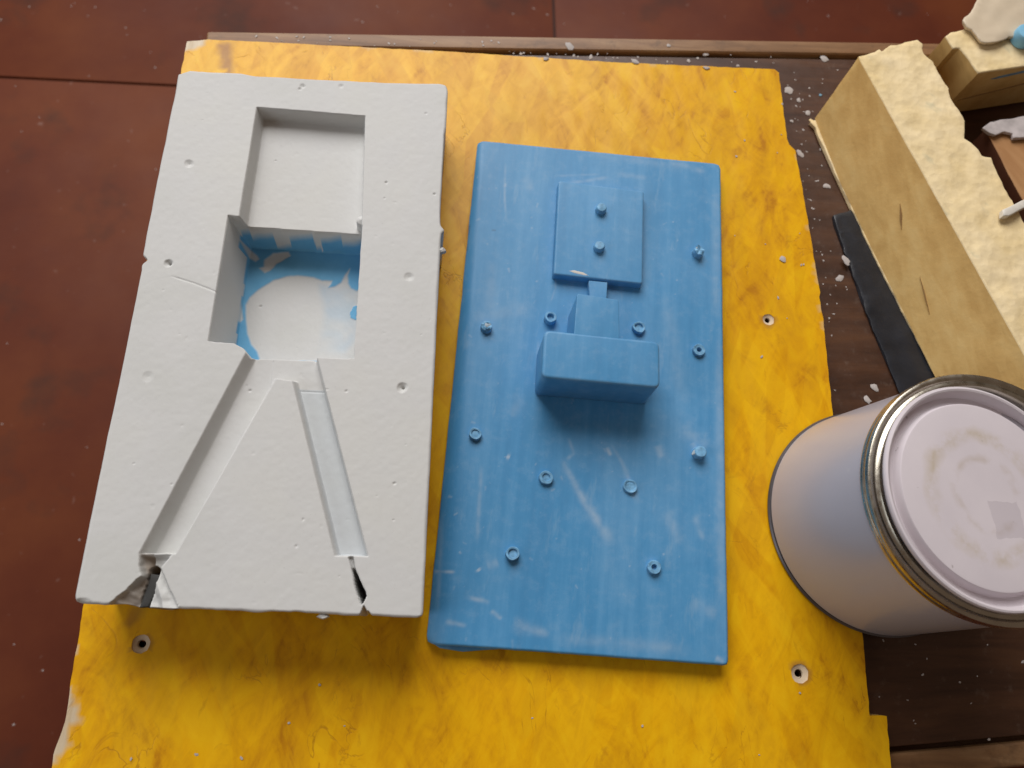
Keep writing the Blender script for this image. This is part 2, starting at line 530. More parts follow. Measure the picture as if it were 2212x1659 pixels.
def mat_plain(name, c, rough=0.6, spec=0.4, metal=0.0, var=0.12, sc=80, bump=0.15):
    k = NT(name, rough, spec); k.b.inputs['Metallic'].default_value = metal
    a = k.noise(sc, detail=5)
    lo = tuple(x * (1 - var) for x in c); hi = tuple(min(1, x * (1 + var)) for x in c)
    k.color(k.ramp(a, [(0.3, lo), (0.7, hi)]))
    if bump: k.bump(k.noise(sc * 3, detail=4), bump, 0.0005)
    return k.m

M_PLASTER = mat_plaster(); M_BLUE = mat_blue(); M_BLUEP = mat_blue('pattern_blue_relief', False)
M_PEG = mat_plain('peg_blue_rubbed', (0.16, 0.38, 0.60), .5, .4, var=.35, sc=330)
M_YELLOW = mat_yellow(); M_TABLE = mat_tablewood(); M_MOULD = mat_moulding(); M_FLOOR = mat_floor()
M_FOAM = mat_foam(); M_SKIN = mat_foam('foam_cut_side', True)
M_GROUT = mat_plain('dark_joint', (0.05, 0.026, 0.022), 0.9)
M_RAWWOOD = mat_plain('pale_raw_wood', (0.66, 0.53, 0.38), 0.8, 0.2)
M_BORE = mat_plain('dark_bore', (0.06, 0.03, 0.015), 0.9, 0.1)
M_CHIP = mat_plain('plaster_chip_white', (0.46, 0.42, 0.40), 0.75, 0.25)

# ------------------------------------------------------------------ setting: floor
ZF = -0.47
floor = link('floor', box_mesh('floor', -2.6, 2.6, -2.4, 2.8, ZF - 0.06, ZF - 0.004), M_GROUT)
tag(floor, kind='structure')
jl = pts([(0, 166), (388, 185)], ZF); jv = pts([(1197, 0), (1203, 74)], ZF)
yj = jl[:, 1].mean(); ang = math.atan2(jl[1][1] - jl[0][1], jl[1][0] - jl[0][0]); xj = jv[:, 0].mean()
cA, sA = math.cos(ang), math.sin(ang)
ox, oy = xj, jl[1][1] + (xj - jl[1][0]) * math.tan(ang)
g = 0.0018
def fslab(u0, u1, v0, v1):
    c = [(u0, v0), (u1, v0), (u1, v1), (u0, v1)]
    P = [(ox + cA * u - sA * v, oy + sA * u + cA * v) for u, v in c]
    o = link('floor_slab', prism('floor_slab', [(a, b, ZF) for a, b in P], [(a, b, ZF - 0.02) for a, b in P], 0.0012, 2), M_FLOOR, floor)
    return o
W = 1.0
for u0 in (-2, -1, 0, 1):
    fslab(u0 * W + g, (u0 + 1) * W - g, g, W - g)
for u0 in (-2, -1, 0, 1):
    fslab(u0 * W + g - 0.45, (u0 + 1) * W - g - 0.45, -W + g, -g)
    fslab(u0 * W + g, (u0 + 1) * W - g, -2 * W + g, -W - g)

# ------------------------------------------------------------------ table
ZT = -0.011
bk = pts([(446, 66), (1080, 73), (1836, 89)], ZT + 0.002)       # back edge of the top
bl_ = bk[0]; ang_t = math.atan2(bk[2][1] - bk[0][1], bk[2][0] - bk[0][0])
table = thing('wooden_table', (0.1, 0.15, ZF), 'low dark varnished wooden table with worn edge mouldings under the yellow board', 'table')
fr = pt(2000, 1668, ZT)
ct, st_ = math.cos(ang_t), math.sin(ang_t)
depth = (bk[1] - np.array([fr[0], fr[1], 0]))[:2] @ np.array([-st_, ct])
TLEN = 0.86
def tb(u, v, z):                       # u along the back edge from the left corner, v towards the viewer
    return (bl_[0] + ct * u + st_ * v, bl_[1] + st_ * u - ct * v, z)
mw = 0.0072                             # moulding width
MW = np.linalg.norm(pt(1080, 73, ZT)[:2] - pt(1080, 102, ZT)[:2])
def tprism(name, u0, u1, v0, v1, z0, z1, mat, bev=0.001, parent=table):
    t = [tb(u0, v0, z1), tb(u1, v0, z1), tb(u1, v1, z1), tb(u0, v1, z1)]
    b = [tb(u0, v0, z0), tb(u1, v0, z0), tb(u1, v1, z0), tb(u0, v1, z0)]
    return link(name, prism(name, t, b, bev, 3), mat, parent)
tprism('tabletop', MW + 0.003, TLEN - MW - 0.003, MW + 0.003, depth - MW - 0.003, ZT - 0.022, ZT, M_TABLE)
tprism('groove_bed', 0.002, TLEN - 0.002, 0.002, depth - 0.002, ZT - 0.024, ZT - 0.004, M_BORE)
tprism('edge_moulding', 0.0, TLEN, 0.0, MW, ZT - 0.026, ZT + 0.002, M_MOULD, 0.0025)
tprism('edge_moulding', 0.0, TLEN, depth - MW, depth, ZT - 0.026, ZT + 0.002, M_MOULD, 0.0025)
tprism('edge_moulding', 0.0, MW, MW + .0006, depth - MW - .0006, ZT - 0.026, ZT + 0.002, M_MOULD, 0.0025)
tprism('edge_moulding', TLEN - MW, TLEN, MW + .0006, depth - MW - .0006, ZT - 0.026, ZT + 0.002, M_MOULD, 0.0025)
for v in (0.03, depth - 0.06):
    tprism('apron', 0.06, TLEN - 0.06, v, v + 0.018, ZT - 0.085, ZT - 0.0245, M_TABLE)
for u in (0.02, TLEN - 0.06):
    for v in (0.02, depth - 0.06):
        tprism('leg', u, u + 0.038, v, v + 0.038, ZF, ZT - 0.0265, M_TABLE, 0.003)

# ------------------------------------------------------------------ yellow strand board
board = thing('yellow_board', (0.03, 0.15, ZT), 'yellow painted strand board panel with chipped edges lying on the table', 'board')
outl = [(404, 90), (452, 86), (520, 88), (1000, 113), (1300, 133), (1672, 150), (1682, 157), (1692, 235), (1700, 300), (1705, 312), (1718, 325),
        (1740, 445), (1771, 632), (1769, 641), (1778, 690), (1800, 905), (1832, 1130), (1862, 1360), (1879, 1545), (1915, 1547), (1925, 1659), (1938, 1780),
        (80, 1830), (112, 1655), (116, 1630), (140, 1560), (152, 1480), (166, 1400), (180, 1315), (240, 985), (320, 550), (370, 270)]
O = pts(outl, 0.0)
x0, x1 = O[:, 0].min() - .002, O[:, 0].max() + .002
y0, y1 = O[:, 1].min() - .002, O[:, 1].max() + .002
holes = [pt(1660, 690, 0), pt(1728, 1455, 0), pt(304, 1391, 0)]
hr = [0.0040, 0.0052, 0.0048]
R_, tg_ = resample(O, 0.0022)
ed = 0.0004
R_[:, 0] += vnoise(R_[:, 0], R_[:, 1], 0.005, 11, 2) * ed; R_[:, 1] += vnoise(R_[:, 0], R_[:, 1], 0.005, 12, 2) * ed
gx, gy = np.meshgrid(np.arange(x0, x1, .0028), np.arange(y0, y1, .0028)); gx = gx.ravel() + rng.uniform(-.0007, .0007, gx.size); gy = gy.ravel() + rng.uniform(-.0007, .0007, gy.size)
ok = poly_sd(R_[:, :2], gx, gy) > .0012
for h, r in zip(holes, hr): ok &= np.hypot(gx - h[0], gy - h[1]) > r + .0012
gx = gx[ok]; gy = gy[ok]
# finer points along the worn left edge
V2 = [Vector((a, b)) for a, b in R_[:, :2]]
nb = len(V2); E2 = [(i, (i + 1) % nb) for i in range(nb)]
rings = []
for h, r in zip(holes, hr):
    s = len(V2); nr = 28
    for i in range(nr):
        rr = r * (1 + .05 * math.sin(3 * i) + .03 * math.sin(5.3 * i))
        V2.append(Vector((h[0] + rr * math.cos(6.2832 * i / nr), h[1] + rr * math.sin(6.2832 * i / nr))))
    E2 += [(s + i, s + (i + 1) % nr) for i in range(nr)]
    rings.append((s, nr))
V2 += [Vector((a, b)) for a, b in zip(gx, gy)]
cd = delaunay_2d_cdt(V2, E2, [], 1, 1e-7)
bm = bmesh.new()
P2 = np.array([(v.x, v.y) for v in cd[0]])
relief = 0.00022 * vnoise(P2[:, 0] * 2.2, P2[:, 1] * 0.7, 0.016, 21, 3)
bv = [bm.verts.new((p[0], p[1], relief[i])) for i, p in enumerate(P2)]
for f in cd[2]:
    cen = P2[list(f)].mean(0)
    if any(np.hypot(*(cen - h[:2])) < r * .93 for h, r in zip(holes, hr)): continue
    bm.faces.new([bv[i] for i in f])
be = [e for e in bm.edges if len(e.link_faces) == 1]
r_ = bmesh.ops.extrude_edge_only(bm, edges=be)
for v in [v for v in r_['geom'] if isinstance(v, bmesh.types.BMVert)]: v.co.z = ZT + 0.0004
bmesh.ops.recalc_face_normals(bm, faces=bm.faces[:])
me = bpy.data.meshes.new('panel'); bm.to_mesh(me); bm.free(); smooth_angle(me, 40)
cv = np.zeros(len(me.vertices) * 3); me.vertices.foreach_get('co', cv); cv = cv.reshape(-1, 3)
wear = np.zeros((len(cv), 3)); X, Y = cv[:, 0], cv[:, 1]
def wpoly(a, soft=.0012): return sstep(poly_sd(xy(a, 0), X, Y) / soft + .5)
wear[:, 0] = np.maximum.reduce([
    wpoly([(380, 84), (452, 86), (440, 96), (418, 108), (396, 112)]),
    wpoly([(140, 1470), (152, 1486), (174, 1553), (150, 1573), (146, 1612), (112, 1654), (90, 1664), (90, 1600)]),
    .8 * wpoly([(162, 1392), (172, 1392), (168, 1412), (156, 1412)])])
edge_d = poly_sd(R_[:, :2], X, Y)
wear[:, 0] = np.maximum(wear[:, 0], (edge_d < .0004) * (vnoise(X, Y, .012, 8, 2) > .45) * .45)
wear[:, 0] = np.where(cv[:, 2] < -.002, .8, wear[:, 0])
wear[:, 1] = np.maximum.reduce([0.75 * wpoly([(468, 96), (500, 92), (503, 150), (495, 190), (470, 190), (478, 130)], .004) * (vnoise(X, Y, .009, 15) > -.3),
    0.55 * wpoly([(290, 1305), (318, 1312), (296, 1345), (272, 1362), (268, 1350)], .003)])
for h, r in zip(holes, hr):                                    # dirty ring broken out round each hole
    dd = np.hypot(X - h[0], Y - h[1])
    wear[:, 1] = np.maximum(wear[:, 1], .6 * np.clip(1 - (dd - r) / .0016, 0, 1) * (vnoise(X, Y, .006, 31, 1) > 0))
add_color(me, 'wear', wear)
link('panel', me, M_YELLOW, board)
for h, r in zip(holes, hr):
    q = link('screw_hole', lathe('screw_hole', [(r * 1.04, -.0002), (r * .95, -.0006), (r * .74, -.0010), (r * .44, -.0016), (r * .36, -.0024)], h, 28, .02, 3, close=False), M_RAWWOOD, board)
    link('bore', lathe('bore', [(r * .40, -.0014), (r * .34, -.0098), (.0001, -.0100)], h + np.array([-.0006, -.0004, 0]), 20, close=False), M_BORE, q)

# ------------------------------------------------------------------ white plaster mold (left)
ZM = 0.042
mold = thing('plaster_mold', tuple(pt(560, 760, 0)), 'white plaster mold half with blue stained pocket and splayed channels, broken at its lower corners', 'mold')
Lft = xy([(388, 152), (352, 330), (292, 622), (158, 1298)], ZM)
TL, TR, BR, BL = xy([(387, 150), (968, 181), (913, 1336), (157, 1303)], ZM)
nu, nv = 400, 760
u, v = np.meshgrid(np.linspace(0, 1, nu), np.linspace(0, 1, nv))
def bil(u, v):
    return ((1 - u) * (1 - v))[..., None] * TL + (u * (1 - v))[..., None] * TR + (u * v)[..., None] * BR + ((1 - u) * v)[..., None] * BL
G = bil(u, v); X = G[..., 0]; Y = G[..., 1]
# ragged outline: push the border cells about, fading inward
def edge_fade(t, w): return np.clip(1 - t / w, 0, 1) ** 2
Wd, Ht = np.linalg.norm(TR - TL), np.linalg.norm(BL - TL)
ex = (TR - TL) / Wd; ey = (BL - TL) / Ht
s_v = v * Ht; s_u = u * Wd
def chips(s, seed, small=.00035, big=.0016, thr=.62):
    a = vnoise(s, s * 0 + seed, .012, seed, 3) * small
    b = vnoise(s, s * 0 + seed, .02, seed + 9, 2)
    return a + np.clip((b - thr) / (1 - thr), 0, 1) * big
inset_l = chips(s_v, 41, .00018, .0012); inset_r = chips(s_v, 42, .0002, .0008, .7); inset_t = chips(s_u, 43, .0003, .0012); inset_b = chips(s_u, 44, .0008, .0026, .35)
# the nick on the left edge and the step at the top edge
inset_l = inset_l + .0032 * np.exp(-((v - .415) / .006) ** 2) + .0011 * np.clip((v - .415) / .02, 0, 1) * np.clip((.9 - v) / .3, 0, 1)
inset_t = inset_t + .0030 * np.clip((.04 - u) / .03, 0, 1) + .0016 * np.clip((u - .22) / .06, 0, 1) * np.clip((.97 - u) / .3, 0, 1)
inset_r = inset_r - .0016 * np.exp(-((v - .325) / .006) ** 2) + .0009 * np.clip((.11 - np.abs(v - .21)) / .02, 0, 1)
inset_b = inset_b + .0022 * np.exp(-((u - .838) / .008) ** 2)
shift = edge_fade(s_u, .006)[..., None] * inset_l[..., None] * ex - edge_fade(Wd - s_u, .006)[..., None] * inset_r[..., None] * ex \
    + edge_fade(s_v, .006)[..., None] * inset_t[..., None] * ey - edge_fade(Ht - s_v, .006)[..., None] * inset_b[..., None] * ey
# rounded plan corners
G = G + shift
for cxy, dirv, rad in ((TR, -ex + ey, .006), (TL, ex + ey, .003), (BL, ex - ey, .004), (BR, -ex - ey, .003)):
    d = np.hypot(X - cxy[0], Y - cxy[1])
    G = G + (np.clip(1 - d / rad, 0, 1) ** 1.5)[..., None] * rad * .22 * dirv
X = G[..., 0]; Y = G[..., 1]
Z = np.full(X.shape, ZM) + .00012 * vnoise(X, Y, .03, 3, 3) + .00006 * vnoise(X, Y, .003, 4, 2)
dist_b = np.minimum.reduce([s_u, Wd - s_u, s_v, Ht - s_v])
rim = .0009 + .0005 * vnoise(X, Y, .015, 6, 2)
Z -= np.clip(1 - dist_b / (rim + .0004), 0, 1) ** 2 * rim
stain_skytint = np.zeros(X.shape + (3,))
jx = .00009 * vnoise(X, Y, .006, 61, 3); jy = .00009 * vnoise(X, Y, .006, 62, 3)
Xj, Yj = X + jx, Y + jy
DS, DD = .0100, .0325
zs, zd = ZM - DS, ZM - DD
# shallow pocket
S = np.concatenate([xy([(554, 231), (789, 250)], ZM), xy([(785, 528)], zs), xy([(512, 492)], ZM)])
fS = convex_in(S, Xj, Yj, [.0012, .0012, .0006, .0026])
dS = DS * np.maximum(sstep(fS) * .35 + fS * .65, 0)
# deep pocket: begins at the step in the shallow floor
D = np.concatenate([xy([(786, 505)], zs), xy([(766, 776), (690, 772), (560, 767), (536, 768), (526, 752), (505, 741), (449, 737), (492, 465)], ZM)])
Dc = np.concatenate([xy([(786, 505)], zs), xy([(764, 774), (443, 774), (492, 465)], ZM)])
fD = np.minimum(convex_in(Dc, Xj, Yj, [.0012, .0012, .0056, .0020]), 1)
sdD = poly_sd(D, Xj, Yj)
fD2 = np.clip(sdD / .0014, 0, 1)
fD = np.minimum(fD, np.where(sdD > 0, 1, 0) * np.maximum(fD2, 0))
dD = DD * (sstep(fD) * .3 + fD * .7)
# nook between the pockets at the left (rounded corner of the step)
# leg channels and the platform that joins them
DP = .0062
def chan(Pl, d, w): 
    f = convex_in(Pl, Xj, Yj, w); return d * (sstep(f) * .5 + f * .5)
def half(a, b, z=ZM):                     # signed distance to a line, positive on the right-hand side seen in the print
    p, q = xy([a, b], z); e = q - p
    return -(e[0] * (Yj - p[1]) - e[1] * (Xj - p[0])) / math.hypot(*e)
tl = np.clip((v - .52) / .36, 0, 1)
hl = -half((523, 775), (299, 1196)); hr_ = half((686, 774), (796, 1203)); hb = half((796, 1202), (299, 1196)); ht = half((500, 757), (720, 763))
cU = lambda d, w: np.clip(d / w, 0, 1)
sgn = lambda d, p: d * np.sign(d[p])
mid = (int(nv * .85), int(nu * .50))           # a cell inside the island
hl, hr_, hb, ht = (sgn(h_, mid) for h_ in (hl, hr_, hb, ht))
fU = np.minimum.reduce([cU(hl, .0042), cU(hr_, .0013), cU(hb, .0010), cU(ht, .0003)])
il = sgn(half((606, 800), (379, 1197)), mid); ir = sgn(half((630, 820), (722, 1200)), mid); it = sgn(half((560, 812), (680, 830)), mid)
gI = np.maximum.reduce([-il / .0024, -ir / .0024, -it / .0016])
fI = np.clip(gI, 0, 1)
fC = np.minimum(fU, fI)
fC = sstep(fC) * .35 + fC * .65
dC = fC * (DP + .0022 * tl * (X < xy([(560, 1000)], ZM)[0, 0]))
dep = np.maximum.reduce([dS, dD, dC])
Z -= dep
# overhanging lip crumb at the right side of the step
lipd = np.hypot(X - pt(780, 472, ZM)[0], Y - pt(780, 472, ZM)[1])
Z = np.where(lipd < .0030, np.maximum(Z, ZM - .0008 - .5 * lipd), Z)
# broken-out lower left corner
zp = ZM
pit = xy([(300, 1193), (298, 1222), (304, 1243), (222, 1313), (200, 1345), (400, 1350), (389, 1317), (348, 1226), (374, 1196)], zp)
sp = poly_sd(pit, X + 7 * jx, Y + 7 * jy)
slit = xy([(337, 1236), (330, 1265), (319, 1296), (309, 1345)], ZM - .007)
ds, ss = line_d(slit, X, Y)
pd = np.clip(sp / .0012, 0, 1) * (.0016 + .0040 * np.clip(1 - ds / .016, 0, 1) ** 1.2 + .0014 * vnoise(X, Y, .007, 70, 3)) 
left = (X < np.interp(-Y, -slit[:, 1], slit[:, 0])) & (sp > 0)
pd = pd + np.where(left, .0030 * np.clip(sp / .0080, 0, 1) + .0014 * vnoise(X * .6 + Y * .8, Y * .25, .004, 72, 2), 0)
sw = .0024 * np.clip(1.25 - ss * .6, .3, 1)
pd = np.where(sp > 0, pd + .040 * sstep((sw - ds) / .0008 + .5) * (v > .925), 0)
pd = np.where(v < .925, np.maximum(pd * .6, 0), pd)
Z = np.minimum(Z, np.where(sp > 0, np.minimum(ZM - pd, Z), Z))
stain_skytint[..., 1] = np.where(left, np.clip(sp / .002, 0, 1) * (.50 + .35 * vnoise(X, Y, .008, 71, 3)), 0)
# ridge facet right of the slit
rd, rs = line_d(xy([(346, 1228), (366, 1275), (380, 1340)], ZM), X, Y)
Z += np.where((sp > 0) & ~left, .0022 * np.clip(1 - np.abs(rd - .0045) / .003, 0, 1) * np.clip((v - .93) / .03, 0, 1), 0)
# crack under the right channel
ck, cs = line_d(xy([(759, 1206), (764, 1231), (770, 1253), (777, 1273), (783, 1288), (780, 1303)], ZM), X + 4 * jx, Y + 4 * jy)
cw = np.interp(cs, [0, .25, .45, .8, .93, 1.0], [.0010, .0006, .0010, .0019, .0011, .0003])
Z -= .040 * sstep((cw - ck) / .0007 + .5) * np.clip((cs - .2) / .1, .10, 1)
nt = poly_sd(xy([(786, 1306), (771, 1345), (808, 1345)], ZM), X + 6 * jx, Y + 6 * jy)
Z -= .014 * np.clip(nt / .0016, 0, 1)
stain_skytint[..., 1] = np.maximum(stain_skytint[..., 1], .4 * np.clip(nt / .0016, 0, 1))
# little dark crumbled corner bottom left
cb = np.hypot(X - pt(176, 1303, ZM)[0], (Y - pt(176, 1303, ZM)[1]) * 2)
Z -= .003 * np.clip(1 - cb / .005, 0, 1) * (.6 + .4 * vnoise(X, Y, .004, 80, 2))
# hairline crack on the left bank
hc, hs = line_d(xy([(292, 628), (330, 606), (372, 597), (420, 612), (456, 626), (474, 634)], ZM), X + .5 * jx, Y + .5 * jy)
Z -= .0005 * np.clip(1 - hc / .0006, 0, 1) * np.clip((hs - .40) / .1, 0.05, 1)
# seam in the right channel
hc2, _ = line_d(xy([(650, 846), (712, 849)], ZM - DP), X, Y)
Z -= .00035 * np.clip(1 - hc2 / .0006, 0, 1)
# key dimples
for (px, py, r, dpt) in ((408, 353, .0027, .0012), (364, 568, .0024, .0020), (319, 813, .0030, .0005), (883, 598, .0028, .0009), (869, 837, .0028, .0018),
                         (654, 186, .0018, .0008), (737, 186, .0018, .0005), (748, 845, .0010, .0006), (648, 192, .0012, .0008), (920, 245, .001, .0004), (640, 1180, .001, .0004)):
    c = pt(px, py, ZM); d = np.hypot(X - c[0], Y - c[1]) * (1 + .15 * vnoise(X, Y, .003, 90, 2))
    Z -= dpt * np.clip(1 - d / r, 0, 1) ** .8
    Z -= (dpt * 1.1 if dpt > .0015 else dpt * .2) * np.clip(1 - np.hypot(X - c[0] - .0006, Y - c[1] - .0001) / (.0010), 0, 1)
for i in range(20):
    pu, pv_ = rng.uniform(.03, .97), rng.uniform(.02, .98); c = bil(np.array(pu), np.array(pv_)); r_p = rng.choice([.0005, .0007, .0011], p=[.55, .33, .12])
    Z -= r_p * .8 * np.clip(1 - np.hypot(X - c[0], (Y - c[1]) * rng.uniform(.7, 1.4)) / r_p, 0, 1)
# fine worn pits
pv = vnoise(X, Y, .0045, 95, 2)
Z -= .00015 * np.clip((pv - .76) / .2, 0, 1)
Z = np.maximum(Z, .0012)
# blue release film left in the deep pocket
def zpoly(a, z, soft=.0017): return sstep(poly_sd(xy(a, z), X + 4 * jx, Y + 4 * jy) / soft + .5)
inD = (sdD > -.0002) & (Z < ZM - .0185)
white = np.maximum.reduce([
    zpoly([(531, 660), (540, 643), (559, 626), (591, 606), (620, 597), (644, 595), (675, 599), (697, 607), (718, 606), (716, 613), (709, 622), (724, 619), (737, 610), (745, 594), (756, 581),
           (751, 596), (752, 612), (758, 623), (770, 628), (785, 620), (785, 780), (562, 780), (556, 760), (543, 745), (536, 722), (532, 690)], zd),
    zpoly([(531, 545), (541, 541), (556, 553), (560, 560), (552, 566), (540, 558)], zd), zpoly([(571, 562), (590, 548), (622, 545), (628, 553), (612, 563), (598, 570), (583, 585), (572, 590), (560, 580), (570, 577)], zd),
    .85 * zpoly([(512, 590), (527, 594), (529, 618), (522, 655), (526, 690), (516, 700), (505, 660)], zd)])
white = np.where(zpoly([(764, 662), (756, 676), (757, 686), (770, 692), (772, 660)], zd) > .5, 0, white)
# stripes on the far wall
cxs = pts([(590, 530), (624, 530), (678, 538), (692, 538)], ZM - .02)[:, 0]
onwall = (Z > zd + .0022)
stripe = ((Xj > cxs[0]) & (Xj < cxs[1])) | ((Xj > cxs[2]) & (Xj < cxs[3]))
farw = onwall & (Y > pt(650, 560, zd)[1] - .002)
white = np.where(farw & stripe, 1, white)
leftw = onwall & (u < .42) & ~farw
blue = np.where(inD, 1 - white, 0)
blue = np.where(leftw, 0, blue)
blue = np.where((X > xy([(552, 766)], ZM - DP)[0, 0]) & (Y < xy([(552, 768)], ZM - DP)[0, 1] + .0030), 0, blue)
pale = zpoly([(690, 615), (772, 625), (768, 735), (745, 760), (690, 760), (700, 680)], zd, .006) * inD
stain_skytint[..., 0] = .11 * np.clip(fC * 1.6 - .5, 0, 1) * (ir < 0) * (hb > 0) * (half((640, 840), (720, 846)) * np.sign(half((640, 840), (720, 846))[mid]) > -.002)  # bluish sky light on the right channel floor, painted in as a faint tint
stain_skytint[..., 0] = np.maximum.reduce([stain_skytint[..., 0], blue, .26 * pale * np.clip(.7 + .9 * vnoise(X, Y, .012, 66, 3), 0, 1)])
Z = Z + .00035 * np.where(inD & ~onwall, blue, 0)                 # the film stands a little proud
me = grid_solid('body', X, Y, Z, .0004, .984)
add_color(me, 'stain_skytint', stain_skytint.reshape(-1, 3))
link('body', me, M_PLASTER, mold)
# crumb flash on the right edge and a dark shade filler in the broken corner
def chip_mesh(name, c, r, h, seed, stretch=1.0, rot=0.0, n=9):
    rn = random.Random(seed); t = []
    for i in range(n):
        a = 6.2832 * i / n; rr = r * rn.uniform(.68, 1.12)
        x = rr * math.cos(a) * stretch; y = rr * math.sin(a) / stretch
        t.append((x * math.cos(rot) - y * math.sin(rot), x * math.sin(rot) + y * math.cos(rot)))
    bm = bmesh.new()
    lo = [bm.verts.new((c[0] + x * .95, c[1] + y * .95, c[2])) for x, y in t]
    mi = [bm.verts.new((c[0] + x, c[1] + y, c[2] + h * rn.uniform(.4, .6))) for x, y in t]
    up = [bm.verts.new((c[0] + x * .72, c[1] + y * .72, c[2] + h * rn.uniform(.8, 1.1))) for x, y in t]
    for a, b in ((lo, mi), (mi, up)):
        for i in range(n): bm.faces.new((a[i], a[(i + 1) % n], b[(i + 1) % n], b[i]))
    bm.faces.new(lo[::-1])
    tp = bm.verts.new((c[0], c[1], c[2] + h * 1.05))
    for i in range(n): bm.faces.new((up[i], up[(i + 1) % n], tp))
    bmesh.ops.recalc_face_normals(bm, faces=bm.faces[:])
    me = bpy.data.meshes.new(name); bm.to_mesh(me); bm.free()
    smooth_angle(me, 30)
    return me
ip = pts([(326, 1240), (347, 1242), (344, 1262), (333, 1285), (319, 1310), (301, 1312), (310, 1288), (320, 1262)], ZM - .0055)  # added dark wedge: the shade of the open slit put in as colour
ins_ = link('slit_shade_filler', slab('slit_shade_filler', ip, xyz_(ip, ZM - .012), .002, .0002, .0003, 2, 12, .0004), mat_plain('slit_shade_grey', (.045, .045, .043), .7), mold)
ins_['label'] = 'added dark filler giving the open slit in the broken corner its shade'
link('edge_flash', chip_mesh('edge_flash', pt(956, 541, ZM - .001) - np.array([0, 0, .002]), .0019, .003, 5, 1.0, .6), M_PLASTER, mold)
link('edge_flash', chip_mesh('edge_flash', pt(697, 1331, ZM - .003) - np.array([0, 0, .0015]), .0022, .0025, 6, 1.5, -.1), M_PLASTER, mold)

# ------------------------------------------------------------------ blue pattern plate (centre)
ZB = 0.0095
plate = thing('pattern_plate', tuple(pt(1280, 860, 0)), 'blue painted pattern plate with raised square, protruding box and small hollow pegs', 'pattern plate')
TL, TR, BR, BL = xy([(1032, 302), (1557, 353), (1574, 1438), (920, 1391)], ZB)
nu, nv = 300, 560
u, v = np.meshgrid(np.linspace(0, 1, nu), np.linspace(0, 1, nv))
G = bil(u, v)
Wd, Ht = np.linalg.norm(TR - TL), np.linalg.norm(BL - TL); ex = (TR - TL) / Wd; ey = (BL - TL) / Ht
s_u = u * Wd; s_v = v * Ht
for sd, wv, sg in ((s_u, ex, 1), (Wd - s_u, ex, -1), (s_v, ey, 1), (Ht - s_v, ey, -1)):
    sc = chips(s_v if wv is ex else s_u, int(50 + sg * 3 + (wv is ex) * 7), .00025, .0004, .7)
    G = G + (edge_fade(sd, .004) * sc * sg)[..., None] * wv
for cxy, dirv, rad in ((TR, -ex + ey, .005), (TL, ex + ey, .004), (BL, ex - ey, .005), (BR, -ex - ey, .003)):
    d = np.hypot(G[..., 0] - cxy[0], G[..., 1] - cxy[1])
    G = G + (np.clip(1 - d / rad, 0, 1) ** 1.5)[..., None] * rad * .22 * dirv
X = G[..., 0]; Y = G[..., 1]
Z = np.full(X.shape, ZB) + .0002 * vnoise(X, Y, .05, 101, 3)
db = np.minimum.reduce([Wd - s_u, s_v, Ht - s_v])
Z -= np.clip(1 - db / .0012, 0, 1) ** 2 * .0010
lw = .0045 + .010 * v                                            # the left long edge is rubbed round
Z -= np.clip(1 - s_u / lw, 0, 1) ** 2 * (.0016 + .0062 * v)
scuff = np.zeros(X.shape + (3,))
def stroke(a, w0, w1, k, fade=True, seed=1, chan=0):
    d, s = line_d(xy(a, ZB), X, Y)
    w = w0 + (w1 - w0) * s
    m = np.exp(-(d / w) ** 2) * k
    if fade: m *= np.clip(np.minimum(s, 1 - s) * 6, 0, 1)
    m *= np.clip(.75 + .6 * vnoise(X, Y, .004, 200 + seed, 3), 0, 1)
    scuff[..., chan] = np.maximum(scuff[..., chan], m)
